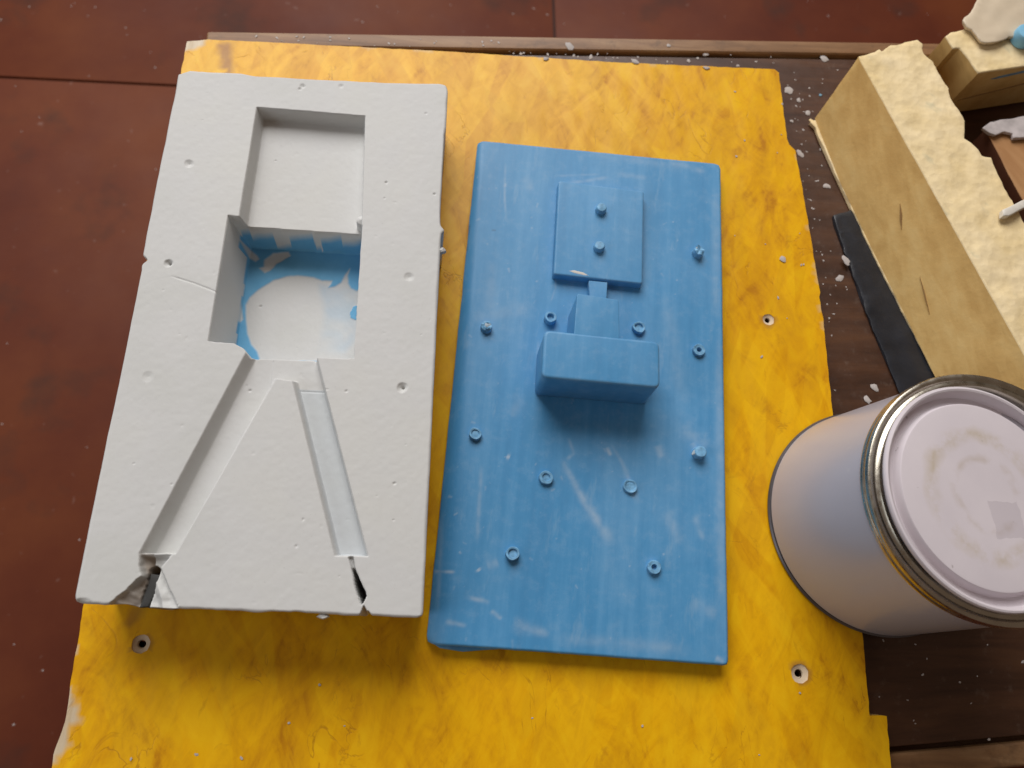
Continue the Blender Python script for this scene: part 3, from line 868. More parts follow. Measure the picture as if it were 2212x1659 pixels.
S_ = [([(1212, 990), (1255, 1070), (1325, 1178)], .0013, .0034, .42), ([(1235, 1040), (1290, 1115)], .002, .003, .3), ([(1318, 955), (1345, 1000), (1380, 1090)], .0010, .0016, .26),
      ([(1310, 965), (1320, 985)], .0012, .0010, .5), ([(1228, 945), (1240, 980), (1222, 995)], .0010, .001, .3), ([(1094, 985), (1102, 988)], .0014, .0014, .8),
      ([(1092, 350), (1090, 420), (1093, 480)], .0007, .0006, .32), ([(1092, 395), (1090, 405)], .0008, .0008, .5), ([(1032, 1228), (1036, 1234)], .0015, .0012, .6),
      ([(1010, 1290), (1060, 1302)], .0013, .0010, .45), ([(1060, 1318), (1085, 1338)], .0013, .0010, .5), ([(1105, 1345), (1190, 1372)], .003, .002, .3),
      ([(1040, 1000), (1030, 1180)], .0012, .001, .28), ([(935, 1232), (985, 1236)], .0008, .0008, .55), ([(960, 1342), (1010, 1352)], .0014, .001, .35),
      ([(1050, 1222), (1078, 1214)], .0025, .0025, .26), ([(1440, 350), (1530, 372)], .003, .002, .25), ([(1330, 375), (1400, 385)], .002, .002, .22),
      ([(1500, 1110), (1520, 1170)], .002, .0014, .25), ([(1545, 1090), (1568, 1160)], .002, .0014, .25), ([(1490, 1300), (1555, 1330)], .004, .003, .2), ([(1545, 1420), (1565, 1432)], .0015, .0012, .55),
      ([(1204, 1410), (1208, 1418)], .0010, .0010, .7), ([(1495, 955), (1505, 972)], .0022, .002, .4), ([(1470, 920), (1530, 970)], .005, .004, .22), ([(1020, 690), (1160, 660)], .004, .004, .18), ([(1058, 685), (1065, 560)], .004, .003, .15),
      ([(1215, 398), (1320, 382)], .0012, .0012, .25), ([(1195, 380), (1300, 376)], .0008, .0008, .22), ([(1420, 960), (1430, 990)], .0025, .0015, .3), ([(1440, 1100), (1470, 1180)], .004, .003, .18),
      ([(1130, 380), (1150, 410)], .003, .002, .2), ([(1260, 330), (1500, 365)], .003, .003, .14), ([(1545, 400), (1548, 700)], .003, .003, .2), ([(1552, 700), (1560, 1380)], .002, .003, .24), ([(1440, 640), (1470, 860)], .005, .004, .12),
      ([(1180, 1375), (1500, 1405)], .003, .003, .2), ([(955, 1100), (945, 1330)], .0012, .001, .2), ([(1100, 900), (1130, 860)], .003, .004, .15)]
for i, (a, w0, w1, kk) in enumerate(S_): stroke(a, w0, w1, kk, seed=i)
for (a_, b_) in (((1163, 730), (1160, 850)), ((1198, 600), (1266, 609))):
    stroke([a_, b_], .0011, .0009, .32, seed=int(a_[0]))           # dust caught along the foot of the relief
for i in range(130):                                            # small random nicks and dust
    px, py = rng.uniform(960, 1550), rng.uniform(340, 1400)
    L, an = rng.choice([1.5, 4, 12, 30], p=[.4, .3, .2, .1]), rng.normal(1.2, .7)
    stroke([(px, py), (px + L * math.cos(an), py + L * math.sin(an))], rng.uniform(.0004, .0009), .0004, rng.uniform(.18, .5), seed=i + 60)
for i, a in enumerate([[(1062, 497), (1072, 498)], [(1008, 540), (1010, 520)], [(955, 1050), (948, 1120)], [(1015, 480), (1012, 505)]]):
    stroke(a, .0006, .0005, .8, seed=i, chan=1)
me = grid_solid('base_plate', X, Y, Z, .0004)
add_color(me, 'scuff', scuff.reshape(-1, 3))
link('base_plate', me, M_BLUE, plate)
# lip of the rounded underside that shows below the lower left corner
lp = pts([(930, 1386), (1060, 1396), (1120, 1400), (1048, 1404), (1000, 1408), (950, 1400)], .0028)
link('corner_lip', slab('corner_lip', lp, [(p[0], p[1], .0005) for p in lp], .003, 0, 0, 2, 3, .0008), M_BLUEP, plate)

def round_poly(P, r, n=5):
    P = [np.array(p, float) for p in P]; out = []
    for i in range(len(P)):
        a, b, c_ = P[i - 1], P[i], P[(i + 1) % len(P)]
        u_ = (a - b) / np.linalg.norm(a - b); w_ = (c_ - b) / np.linalg.norm(c_ - b)
        p0, p1 = b + u_ * r, b + w_ * r
        for t in np.linspace(0, 1, n): out.append((1 - t) ** 2 * p0 + 2 * t * (1 - t) * b + t * t * p1)
    return out

def relief_block(name, top_px, z, bev, draft=.0006, seed=1, zbase=ZB - .0006, rad=.0016):
    P = np.array(round_poly(pts(top_px, z), rad)); c = P.mean(0)
    B = [(p[0] + (p[0] - c[0]) * draft * 20, p[1] + (p[1] - c[1]) * draft * 20, zbase) for p in P]
    bm = bmesh.new()
    me = prism(name, P, B, bev, 4)
    return me
link('raised_panel', relief_block('raised_panel', [(1207, 390), (1391, 413), (1388, 613), (1196, 592)], ZB + .0062, .0012), M_BLUEP, plate)
ZX = ZB + .0315
blk = link('box', relief_block('box', [(1176, 712), (1425, 738), (1426, 838), (1170, 815)], ZX, .0018, .0004, rad=.0038), M_BLUEP, plate)
# neck: stands as high as the box and runs into it
link('neck', relief_block('neck', [(1247, 634), (1337, 648), (1338, 742), (1240, 724)], ZX - .0003, .0010, .0002, rad=.0012), M_BLUEP, plate)
link('bridge', relief_block('bridge', [(1272, 606), (1312, 610), (1309, 660), (1275, 658)], ZB + .0056, .0008, rad=.0006), M_BLUEP, plate)
M_WORN = mat_plain('worn_blue_edge', (0.36, 0.44, 0.50), 0.6, 0.3, var=.25, sc=300)

def peg(px, py, kind, r, h, zb=ZB, hole=.6, depth=.0010, tilt=(0, 0), seed=1, label=None, worn=0.0):
    c = pt(px, py, zb + h); c[2] = zb - .0004; H = h + .0004
    if kind == 'solid':
        prof = [(r * 1.06, 0), (r * 1.0, H * .5), (r * .96, H - .0007), (r * .84, H - .0001), (r * .5, H + .0001), (.0001, H + .00015)]
        me = lathe('peg', prof, c, 28, .015, seed, tilt)
    elif kind == 'ring':
        ri = r * hole
        prof = [(r * 1.03, 0), (r, H * .6), (r * .98, H - .0002), (r * .93, H), (ri * 1.02, H - .0001), (ri * .95, H - .0003), (ri * .85, H - depth), (.0001, H - depth * 1.05)]
        me = lathe('peg', prof, c, 32, .03, seed, tilt)
    else:                                                       # snapped off, jagged crown
        me = lathe('peg', [(r * 1.05, 0), (r, H * .45), (r * .92, H * .8), (r * .55, H * .9), (.0001, H * .7)], c, 24, .04, seed, tilt)
        for vv in me.vertices:
            if vv.co.z > c[2] + H * .6:
                vv.co.z += .0022 * mnoise.noise(Vector((vv.co.x * 420, vv.co.y * 420, seed))) + .0009
    for vv in me.vertices:
        if vv.co.z > c[2] + H * .5:
            q_ = mnoise.noise_vector(Vector((vv.co.x * 260, vv.co.y * 260, seed * 3.7)))
            vv.co.x += q_.x * .0003; vv.co.y += q_.y * .0003; vv.co.z += q_.z * .0003
    me.set_sharp_from_angle(angle=math.radians(35))
    o = link('peg', me, M_PEG, plate, origin=c)
    if label: o['label'] = label
    return o
pegs = [(1300, 447, 'solid', .0033, .0040, ZB + .0062, None), (1296, 529, 'solid', .0033, .0040, ZB + .0062, None),
        (1511, 540, 'jag', .0034, .0048, ZB, 'peg snapped off to a jagged point'), (1051, 704, 'jag', .0035, .0034, ZB, 'peg with its worn top rubbed pale'), (1190, 684, 'ring', .0036, .0048, ZB, None), (1381, 706, 'ring', .0038, .0028, ZB, None),
        (1511, 755, 'ring', .0037, .0026, ZB, None), (1027, 936, 'ring', .0035, .0030, ZB, None), (1180, 1031, 'ring', .0039, .0028, ZB, None), (1362, 1050, 'ring', .0039, .0020, ZB, None),
        (1514, 975, 'solid', .0036, .0052, ZB, None), (1108, 1195, 'ring', .0037, .0038, ZB, None), (1414, 1225, 'ring', .0037, .0026, ZB, None)]
for i, (px, py, kd, r, h, zb, lab) in enumerate(pegs):
    peg(px, py, kd, r, h, zb, hole=(.42, .66, .6, .74, .62, .7)[i % 6], depth=(.0026, .0009, .0012, .0006, .0022, .0013)[i % 6], tilt=(random.uniform(-.08, .08), random.uniform(-.08, .08)), seed=i + 3, label=lab)
for px, py, r, st2, rot, zz in ((1500, 976, .0016, 1.5, .8, ZB + .004), (1052, 702, .0020, 1.1, .3, ZB + .0034), (1509, 763, .0013, 1.4, .2, ZB + .001), (1505, 536, .0010, 1.6, 1.4, ZB + .004)):
    link('worn_flake', chip_mesh('worn_flake', pt(px, py, zz), r, .0005, int(px), st2, rot), M_WORN, plate)
wl = pts([(1228, 585), (1240, 583), (1260, 588), (1274, 596), (1262, 595), (1240, 590)], ZB + .00625)
link('worn_edge', slab('worn_edge', wl, [(p[0], p[1], p[2] - .0012) for p in wl], .0012, 0, 0, 1, 2, .0003), mat_plain('rubbed_edge', (.62, .58, .52), .7), plate)

# ------------------------------------------------------------------ paint tin
TC = np.array([0.2508, 0.0655, 0.0])
RB, RT, HT = 0.0646, 0.0592, 0.0912
def lean(me):                                                   # the tin leans a little towards the table
    for v_ in me.vertices:
        v_.co.x += .0052 * v_.co.z / HT; v_.co.y -= .0012 * v_.co.z / HT
    return me
tin = thing('paint_tin', tuple(TC + np.array([0, 0, .0003])), 'lavender grey painted tin with pried up lid standing on the board edge', 'paint tin')
def mat_tin():
    k = NT('tin_primer_paint', 0.30, 0.5)
    a = k.noise(22, k.vec((1, 1, .25)), detail=5)
    c = k.ramp(a, [(0.3, (0.41, 0.39, 0.435)), (0.7, (0.46, 0.435, 0.48))])
    c = k.mix(k.math('MULTIPLY', k.ramp(k.noise(130, detail=4), [(0.68, 0.0), (0.78, 1.0)]), 0.3), c, (0.55, 0.52, 0.52))
    k.color(c); k.b.inputs['Coat Weight'].default_value = 0.35; k.b.inputs['Coat Roughness'].default_value = 0.22
    k.bump(k.noise(240, detail=3), .06, .0004)
    return k.m
def mat_lid():
    k = NT('tin_lid_paint', 0.55, 0.4)
    a = k.noise(30, detail=4)
    c = k.ramp(a, [(0.3, (0.62, 0.565, 0.60)), (0.7, (0.68, 0.62, 0.65))])
    nw = k.n('ShaderNodeTexNoise'); nw.inputs['Scale'].default_value = 90; k.l(k.tc.outputs['Object'], nw.inputs['Vector'])
    sc_ = k.n('ShaderNodeVectorMath', operation='SCALE'); sc_.inputs['Scale'].default_value = .006; k.l(nw.outputs['Color'], sc_.inputs[0])
    ad_ = k.n('ShaderNodeVectorMath', operation='ADD'); k.l(k.tc.outputs['Object'], ad_.inputs[0]); k.l(sc_.outputs[0], ad_.inputs[1])
    sub_ = k.n('ShaderNodeVectorMath', operation='SUBTRACT'); k.l(ad_.outputs[0], sub_.inputs[0]); sub_.inputs[1].default_value = (.003, .003, .003)
    sx = k.n('ShaderNodeSeparateXYZ'); k.l(sub_.outputs[0], sx.inputs[0])
    rr = k.math('SQRT', k.math('ADD', k.math('POWER', sx.outputs[0], 2.0), k.math('POWER', sx.outputs[1], 2.0)))
    ring1 = k.math('SUBTRACT', 1.0, k.math('DIVIDE', k.math('ABSOLUTE', k.math('SUBTRACT', rr, 0.029)), 0.0055), True)
    n1 = k.ramp(k.noise(55, detail=5, rough=.65), [(0.38, 0.0), (0.58, 1.0)])
    c = k.mix(k.math('MULTIPLY', k.math('MULTIPLY', ring1, n1), 0.85), c, (0.50, 0.42, 0.32))
    ring2 = k.math('SUBTRACT', 1.0, k.math('DIVIDE', k.math('ABSOLUTE', k.math('SUBTRACT', rr, 0.017)), 0.003), True)
    c = k.mix(k.math('MULTIPLY', k.math('MULTIPLY', ring2, k.ramp(k.noise(75, k.vec(loc=(4, 2, 0)), detail=4), [(0.45, 0.0), (0.6, 1.0)])), 0.5), c, (0.47, 0.39, 0.32))
    pk = k.ramp(k.noise(210, detail=2), [(0.73, 0.0), (0.76, 1.0)])
    c = k.mix(k.math('MULTIPLY', pk, 0.55), c, (0.24, 0.19, 0.18))
    def band(s, lo, hi):
        return k.math('MULTIPLY', k.math('GREATER_THAN', s, lo), k.math('LESS_THAN', s, hi))
    pa = k.math('MULTIPLY', band(sx.outputs[0], 0.0, 0.016), band(sx.outputs[1], -0.020, -0.003))
    c = k.mix(k.math('MULTIPLY', pa, 0.35), c, (0.40, 0.35, 0.39))
    pb = k.math('MULTIPLY', band(sx.outputs[0], 0.0195, 0.032), band(sx.outputs[1], -0.020, -0.006))
    c = k.mix(k.math('MULTIPLY', pb, 0.45), c, (0.43, 0.37, 0.40))
    k.color(c); k.bump(k.noise(150, detail=4), .08, .0004)
    return k.m
def mat_ring():
    k = NT('tin_ring_metal', 0.26, 0.5); k.b.inputs['Metallic'].default_value = 1.0
    a = k.noise(60, detail=4)
    k.color(k.ramp(a, [(0.3, (0.42, 0.385, 0.31)), (0.7, (0.60, 0.56, 0.49))]))
    k.rough(k.ramp(k.noise(200, detail=3), [(0.3, 0.2), (0.7, 0.36)]))
    k.bump(k.noise(40, detail=3), .12, .0008)
    return k.m
M_TIN, M_LID, M_RING = mat_tin(), mat_lid(), mat_ring()
M_SEAM = mat_plain('tin_seam_metal', (0.14, 0.13, 0.14), 0.4, 0.5, 0.8)
link('base_seam', lathe('base_seam', [(RB - .004, .0006), (RB - .0002, .0004), (RB + .0005, .0010), (RB + .0005, .0018), (RB - .0002, .0026), (RB - .003, .0030)], TC, 128), M_SEAM, tin)
prof = [(RB - .0025, .0030), (RB - .0006, .0034)] + [(RB - .0006 + (RT - RB) * t, .0034 + (HT - .0070 - .0034) * t) for t in np.linspace(.02, 1, 14)] + [(RT - .0020, HT - .0060)]
link('can_body', lean(lathe('can_body', prof, TC, 160, .0008, 2)), M_TIN, tin)
rp = [(RT - .0030, HT - .0082), (RT - .0004, HT - .0080), (RT + .0008, HT - .0070), (RT + .0010, HT - .0058), (RT + .0003, HT - .0046), (RT + .0009, HT - .0034), (RT + .0012, HT - .0020), (RT + .0006, HT - .0006),
      (RT - .0006, HT), (RT - .0020, HT - .0003), (RT - .0028, HT - .0010), (RT - .0034, HT - .0008), (RT - .0044, HT + .0002), (RT - .0056, HT + .0002), (RT - .0066, HT - .0010), (RT - .0072, HT - .0040), (RT - .0076, HT - .0095)]
link('rim_ring', lean(lathe('rim_ring', rp, TC, 160, .0006, 4, close=False)), M_RING, tin)
RL = 0.0532
LC = np.array([0.2506, 0.0633, 0.0952]); LT = (-.125, -.034)
lp = [(RL - .0042, -.0070), (RL - .0012, -.0034), (RL - .0001, -.0012), (RL, -.0002), (RL - .0005, .0007), (RL - .0014, .0010), (RL - .0023, .0006), (RL - .0028, -.0006), (RL - .0033, -.0048), (RL - .0041, -.0056),
      (RL - .0072, -.0056), (RL - .0080, -.0048), (RL - .0085, -.0016), (RL - .0091, -.0008), (RL - .0105, -.0006), (RL * .5, -.0004), (.0003, -.0003)]
lid = link('lid', lathe('lid', lp, LC, 160, .0008, 7, LT), M_LID, tin, origin=tuple(LC))

# ------------------------------------------------------------------ cream foam blocks (upper right)
ZK = 0.034
def xyz(P, z): return np.array([(p[0], p[1], z) for p in P])
top = [(1854, 122), (1899, 106), (1904, 112), (1924, 98), (1955, 92), (1982, 84), (1993, 92), (1997, 116), (2016, 133), (2033, 168), (2049, 190), (2054, 211), (2086, 262), (2085, 283), (2083, 301), (2098, 309), (2114, 324),
       (2121, 337), (2142, 340), (2154, 370), (2190, 440), (2214, 482), (2330, 700), (2330, 976), (2212, 764), (2122, 603), (2033, 443), (1943, 282)]
T = pts(top, ZK)
B = xyz(T, ZT + .0028)
bx = pts([(1760, 256)], ZT + .0035); B[0] = bx[0]
for idx, p in ((27, (1814, 392)), (26, (1883, 537)), (25, (1955, 681)), (24, (2026, 826)), (23, (2118, 1010))):
    B[idx] = pt(p[0], p[1], ZT + .0035)
wob = [1.0] * len(top)
for i in (23, 24, 25, 26, 27): wob[i] = .12
foam = thing('foam_block', tuple(pt(1980, 480, ZT)), 'long cream foam block with smooth tan side and rough broken top behind the tin', 'foam block')
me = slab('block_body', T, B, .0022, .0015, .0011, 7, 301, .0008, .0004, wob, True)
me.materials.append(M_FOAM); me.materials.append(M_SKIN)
link('block_body', me, None, foam)
# thin flash of foam along the foot
fl = pts([(1750, 263), (1766, 256), (1773, 275), (1812, 370), (1888, 533), (2030, 814), (2025, 817), (1882, 538), (1806, 376), (1770, 296), (1762, 274)], ZT + .0034)
link('foot_flash', slab('foot_flash', fl, xyz(fl, ZT + .0005), .0018, .0003, .0009, 1, 8, .0003), M_FOAM, foam)
# dark scores in the cut side
def on_side(t, f):
    i = t * 4; j = min(int(i), 3); seq = [0, 27, 26, 25, 24]
    a = T[seq[j]] + (T[seq[j + 1]] - T[seq[j]]) * (i - j); b = B[seq[j]] + (B[seq[j + 1]] - B[seq[j]]) * (i - j)
    return a + (b - a) * f
M_SCORE = mat_plain('deep_score', (0.30, 0.17, 0.06), .8)
for (t0, f0, t1, f1, w) in ((.43, .42, .50, .55, .0008), (.66, .62, .78, .72, .0004)):
    a, b = on_side(t0, f0), on_side(t1, f1); d = b - a; d /= np.linalg.norm(d)
    nrm = np.cross(d, T[24] - T[0]); nrm = np.cross(T[24] - T[0], B[26] - T[26]); nrm /= np.linalg.norm(nrm)
    if nrm[0] > 0: nrm = -nrm
    s = np.cross(nrm, d); pl_ = []
    tp = [a, a + (b - a) * .4 + s * w, b, a + (b - a) * .6 - s * w]
    bm = bmesh.new(); t_ = [bm.verts.new(p + nrm * .0004) for p in tp]; b_ = [bm.verts.new(p - nrm * .0012) for p in tp]
    bm.faces.new(t_); bm.faces.new(b_[::-1])
    for i in range(4): bm.faces.new((t_[i], b_[i], b_[(i + 1) % 4], t_[(i + 1) % 4]))
    bmesh.ops.recalc_face_normals(bm, faces=bm.faces[:])
    me = bpy.data.meshes.new('score'); bm.to_mesh(me); bm.free()
    link('score', me, M_SCORE, foam)

top2 = [(2043, 77), (2055, 68), (2066, 68), (2088, 60), (2098, 61), (2140, 25), (2340, -10), (2340, 124), (2212, 143), (2114, 157), (2095, 131), (2074, 102), (2060, 104), (2051, 92)]
T2 = pts(top2, ZK + .001); B2 = xyz(T2, ZT + .0024)
foam2 = thing('foam_block', tuple(pt(2160, 90, ZT)), 'cream foam block streaked with blue under the crumpled sheet at the back corner', 'foam block')
w2 = [1, 1, 1, 1, .6, .6, .6, .3, .15, .3, .8, 1, 1, 1]
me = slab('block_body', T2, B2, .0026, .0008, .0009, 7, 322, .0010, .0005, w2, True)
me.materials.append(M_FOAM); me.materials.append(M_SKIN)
link('block_body', me, None, foam2)
def front2(px, f):                                              # point on the front face: px along the top edge, f down
    a = pt(px, 157 - (px - 2114) * 14 / 98, ZK + .001); return np.array([a[0], a[1] , ZK + .001 + (ZT + .0024 - ZK - .001) * f])
def ribbon(name, A, w, mat, parent, out=(0, -1, 0), th=.0005):
    bm = bmesh.new(); out = np.array(out, float)
    rows = []
    for i, a in enumerate(A):
        k_ = w * (0.25 if i in (0, len(A) - 1) else 1)
        upv = np.array([0, 0, k_])
        rows.append([bm.verts.new(a + upv + out * -.001), bm.verts.new(a + upv * .6 + out * th), bm.verts.new(a - upv * .6 + out * th), bm.verts.new(a - upv + out * -.001)])
    for r0, r1 in zip(rows[:-1], rows[1:]):
        for j in range(4): bm.faces.new((r0[j], r0[(j + 1) % 4], r1[(j + 1) % 4], r1[j]))
    bm.faces.new(rows[0]); bm.faces.new(rows[-1][::-1])
    bmesh.ops.recalc_face_normals(bm, faces=bm.faces[:])
    me = bpy.data.meshes.new(name); bm.to_mesh(me); bm.free(); smooth_angle(me, 60)
    return link(name, me, mat, parent)
M_BSTREAK = mat_plain('blue_paint_streak', (0.13, 0.27, 0.40), .6, var=.3, sc=200)
ribbon('paint_streak', [front2(2160 + i * 12, .20 - .012 * i) for i in range(9)], .0016, M_BSTREAK, foam2)
ribbon('side_groove', [front2(2128 + i * 20, .66 - .03 * i) for i in range(9)], .0008, M_SCORE, foam2, th=.0003)

# crumpled pale sheet lying on the second block
sh = [(2118, -22), (2108, 8), (2098, 25), (2085, 36), (2080, 42), (2087, 56), (2100, 62), (2110, 74), (2120, 88), (2128, 92), (2149, 92), (2166, 86), (2180, 78), (2230, 84), (2300, 60), (2300, -60), (2180, -70)]
SH = pts(sh, ZK + .0055)
sheet = link('crumpled_sheet', slab('crumpled_sheet', SH, xyz(SH + (SH.mean(0) - SH) * .06, ZK + .0022), .003, .0012, .0010, 2, 340, .0008, .0003), mat_plain('pale_translucent_sheet', (0.62, 0.515, 0.375), .45, .4, var=.07, sc=12, bump=.12))
tag(sheet, 'crumpled off-white sheet with ragged edge lying on the back foam block', 'sheet')
# light blue cap on the sheet's edge
cc = pt(2213, 78, ZK + .0062)
cap = thing('blue_cap', tuple(cc - np.array([0, 0, .005])), 'small light blue round cap with pale pink top beside the crumpled sheet', 'cap')
link('cap_side', lathe('cap_side', [(.0070, -.0046), (.0074, -.0036), (.0074, .0030), (.0068, .0040), (.0056, .0042), (.0001, .0040)], cc, 40), mat_plain('light_blue_plastic', (0.22, 0.50, 0.70), .4), cap)
link('cap_top', lathe('cap_top', [(.0046, .0036), (.0046, .0048), (.0036, .0054), (.0001, .0056)], cc + np.array([.0028, .0026, 0]), 28), mat_plain('pale_pink_plastic', (0.62, 0.47, 0.44), .5), cap)

# wood panel with peeling white coat between the two blocks
ZP = 0.012
wp = pts([(2130, 280), (2150, 286), (2300, 262), (2380, 640), (2290, 600), (2212, 436), (2196, 408)], ZP)
panel = thing('wood_panel', tuple(wp.mean(0) * np.array([1, 1, 0]) + np.array([0, 0, ZT])), 'brown wood panel with peeling white coat, between the two foam blocks', 'wood panel')
def mat_panel():
    k = NT('orange_brown_wood', .55, .3)
    a = k.noise(30, k.vec((3, .4, 3), rot=(0, 0, .5)), detail=5, dist=.4)
    k.color(k.ramp(a, [(0.3, (0.34, 0.16, 0.06)), (0.6, (0.46, 0.25, 0.11)), (0.8, (0.52, 0.31, 0.16))])); k.bump(a, .2, .0006)
    return k.m
M_PANEL = mat_panel()
me = slab('board', wp, xyz(wp, ZT + .0005), .003, .0002, .0004, 3, 350, .0005, side=True)
me.materials.append(M_PANEL); me.materials.append(mat_plain('dark_panel_edge', (0.10, 0.035, 0.018), .6))
link('board', me, None, panel)
pc = pts([(2124, 276), (2140, 262), (2230, 248), (2300, 240), (2310, 292), (2212, 297), (2190, 299), (2188, 288), (2170, 284), (2150, 291), (2138, 287)], ZP + .0035)
link('peeling_coat', slab('peeling_coat', pc, xyz(pc, ZP + .0012), .0022, .0008, .0009, 1, 360, .0005), mat_plain('peeling_white_coat', (0.50, 0.45, 0.44), .7, var=.2, sc=120), panel)
# white stick across block and panel
sk = pts([(2168, 452), (2186, 443), (2260, 408), (2262, 424), (2212, 449), (2180, 466), (2168, 466)], ZK + .0048)
stick = link('white_stick', slab('white_stick', sk, xyz(sk, ZK + .0008), .002, .0002, .0003, 2, 370, .0006), mat_plain('white_plastic', (0.66, 0.62, 0.55), .5, var=.05))
tag(stick, 'short white stick resting on the right edge of the long foam block', 'stick')

# black plastic strip under the long block
bs = pts([(1800, 466), (1850, 448), (1900, 500), (1940, 590), (2005, 735), (2070, 870), (2130, 1010), (2040, 1050), (1985, 935), (1945, 846), (1897, 735), (1862, 648), (1850, 612), (1822, 535), (1803, 484)], ZT + .0022)
strip = link('black_strip', slab('black_strip', bs, xyz(bs, ZT + .0004), .003, .0005, .0013, 1, 380, .0005), mat_plain('black_plastic_film', (0.016, 0.018, 0.024), .34, .5, var=.3, sc=60, bump=.35))
tag(strip, 'black plastic strip tucked under the long foam block on the table', 'strip')

# ------------------------------------------------------------------ plaster chips and crumbs
big = [(1231, 101, .0042, 1.7, -1.0, ZT + .002, 'long white plaster chip on the back edge moulding'),
       (1704, 196, .0044, 1.15, .2, ZT, 'largest white plaster chip on the table beyond the board corner'),
       (1725, 217, .0024, 1.3, 1.4, ZT, 'medium white plaster chip just below the largest chip by the board corner'),
       (1745, 244, .0026, 1.4, 1.3, ZT, 'white oval plaster chip between board edge and foam block foot'),
       (1710, 262, .0020, 1.1, .3, ZT, 'small white chip hugging the right board edge near its top corner'),
       (1780, 128, .0040, 1.3, -.7, ZT, 'dim greyish flake on the table above the long foam block corner'),
       (1785, 402, .0034, 1.5, -.2, ZT, 'pale beige flake in the shadow of the long foam block'),
       (1827, 563, .0040, 1.7, -1.1, ZT + .003, 'white sliver lying on the upper edge of the black strip'),
       (1813, 602, .0036, 1.7, .6, ZT, 'slanted white sliver on the table left of the black strip'),
       (1889, 838, .0034, 1.3, -.9, ZT, 'white chip on the table just above the tin'),
       (1873, 864, .0034, 1.2, -.8, ZT, 'greyish chip half hidden beside the rim of the tin'),
       (1728, 332, .0036, 2.2, -.8, ZT, 'thin curled shaving beside the step in the right board edge'),
       (1444, 99, .0022, 1.2, .0, ZT + .002, 'round white chip on the back moulding right of the middle'),
       (1524, 118, .0024, 1.5, .0, ZT, 'flat white chip in the groove behind the board'),
       (1487, 132, .0020, 1.0, .0, ZT, 'square white crumb touching the back edge of the board'),
       (1276, 124, .0024, 1.5, 1.5, ZT, 'upright white splinter against the back edge of the board'),
       (1691, 560, .0030, 1.3, -.6, .0003, 'white chip on the yellow board above the right screw hole'),
       (1525, 147, .0026, 1.8, -.1, .0003, 'flat white chip on the back rim of the yellow board'),
       (1372, 133, .0034, 1.9, -.4, .0003, 'broken white chip on the yellow board rim behind the blue plate'),
       (1179, 127, .0024, 1.6, .0, .0003, 'white speck on the board rim near the long chip'),
       (1753, 262, .0026, 1.5, 2.3, ZT, 'cream foam crumb at the corner foot of the long foam block')]
for i, (px, py, r, s, ro, z, lab) in enumerate(big):
    o = link('plaster_chip', chip_mesh('plaster_chip', pt(px, py, z), r * .80, .0006, 400 + i, s ** .5, ro, 11), M_FOAM if 'foam crumb' in lab else M_CHIP)
    tag(o, lab, 'chip', 'chips scattered round the board')
bd = chip_mesh('paint_fleck', pt(1772, 206, ZT), .0013, .0008, 77)
tag(link('paint_fleck', bd, mat_plain('blue_fleck', (0.2, .4, .55))), 'tiny light blue paint fleck on the table near the foam block', 'fleck')
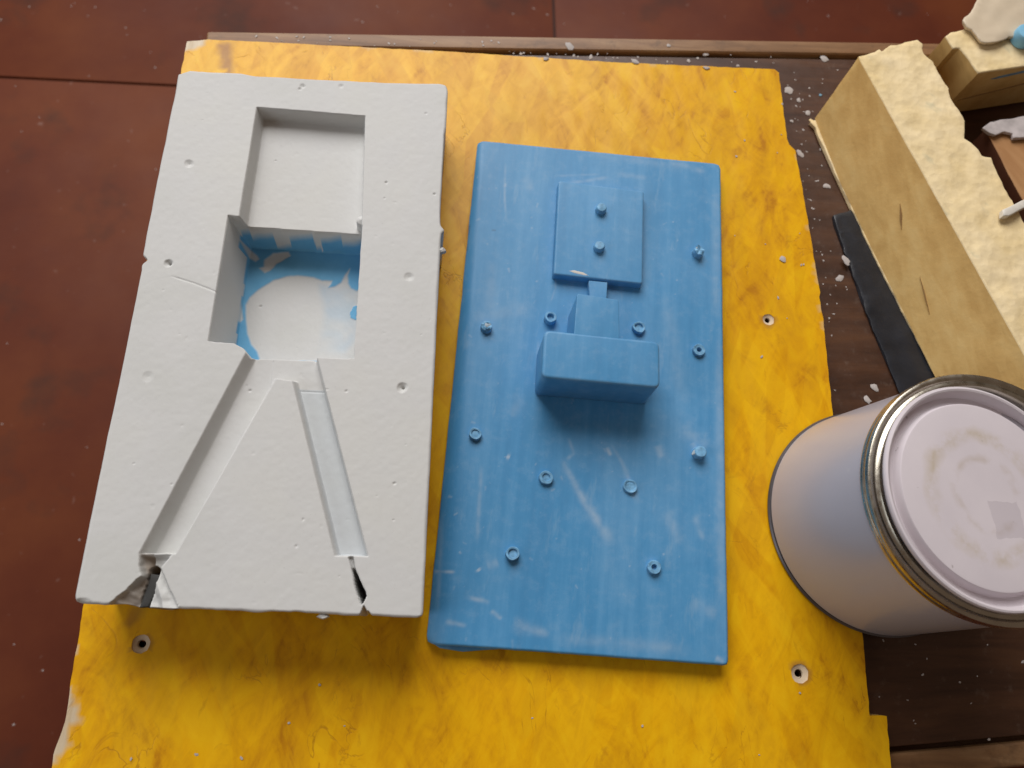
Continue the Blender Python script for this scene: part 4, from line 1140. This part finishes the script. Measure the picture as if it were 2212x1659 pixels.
# loose crumbs too small to pick apart
allv = []; allf = []
def crumb(p, r, seed):
    rn = random.Random(seed); b = len(allv); n = 5; a0 = rn.uniform(0, 6.28); st3 = rn.uniform(1, 2.0); ro = rn.uniform(0, 3.14)
    for lev, sc, h in ((0, 1, 0), (1, .8, r * rn.uniform(.2, .4))):
        for i in range(n):
            a = a0 + 6.2832 * i / n; rr = r * sc * rn.uniform(.7, 1.2)
            x, y = rr * math.cos(a) * st3, rr * math.sin(a)
            allv.append((p[0] + x * math.cos(ro) - y * math.sin(ro), p[1] + x * math.sin(ro) + y * math.cos(ro), p[2] + h))
    for i in range(n): allf.append((b + i, b + (i + 1) % n, b + n + (i + 1) % n, b + n + i))
    allf.append(tuple(b + n + i for i in range(n)))
k = 0
for i in range(60):                                            # table on the right
    t = rng.beta(1.0, 1.7); py = 150 + t * 720
    ex_ = np.interp(py, [150, 312, 632, 905], [1690, 1715, 1775, 1803]); wdt = np.interp(py, [150, 260, 500, 870], [150, 45, 55, 100])
    px = ex_ + 4 + abs(rng.normal(0, .5)) * wdt
    crumb(pt(px, py, ZT), rng.choice([.0004, .0006, .0008, .0011], p=[.5, .35, .12, .03]), k); k += 1
for i in range(40):                                            # back strip
    px = rng.uniform(1100, 1680); py = 100 + (px - 1100) * .02 + rng.uniform(2, 40)
    lim = 118 + (px - 1100) * .055 - 2
    if py > lim: py = lim - rng.uniform(0, 6)
    on_m = py < 73 + (px - 1080) * .0212 + 28
    crumb(pt(px, py, ZT + (.0021 if on_m else 0)), rng.choice([.0004, .0007, .0011], p=[.5, .35, .15]), k); k += 1
for i in range(26):
    px = rng.uniform(520, 1100); crumb(pt(px, 76 + (px - 520) * .02 + rng.uniform(0, 22), ZT + .0021), rng.choice([.0004, .0008]), k); k += 1
for i in range(18):                                             # on the board
    px, py = rng.uniform(1580, 1760), rng.uniform(180, 880)
    if px < np.interp(py, [150, 632, 905], [1680, 1765, 1795]): crumb(pt(px, py, .0002), rng.choice([.0004, .0007]), k); k += 1
for i in range(10): crumb(pt(rng.uniform(150, 1850), rng.uniform(1460, 1655), .0002), rng.choice([.0004, .0007]), k); k += 1
for i in range(14): crumb(pt(rng.uniform(1890, 2212), rng.uniform(1380, 1620), ZT), rng.choice([.0004, .0007]), k); k += 1
for i in range(44):                                            # on the floor
    crumb(pt(rng.uniform(0, 400) if i % 2 else rng.uniform(0, 2100), rng.uniform(0, 1600) if i % 2 else rng.uniform(0, 60), ZF), rng.choice([.0006, .0009]), k); k += 1
me = bpy.data.meshes.new('plaster_crumbs'); me.from_pydata(allv, [], allf); me.update()
bm = bmesh.new(); bm.from_mesh(me); bmesh.ops.recalc_face_normals(bm, faces=bm.faces[:]); bm.to_mesh(me); bm.free()
tag(link('plaster_crumbs', me, M_CHIP), 'fine white plaster crumbs and dust scattered over table, board and floor', 'crumbs', kind='stuff')
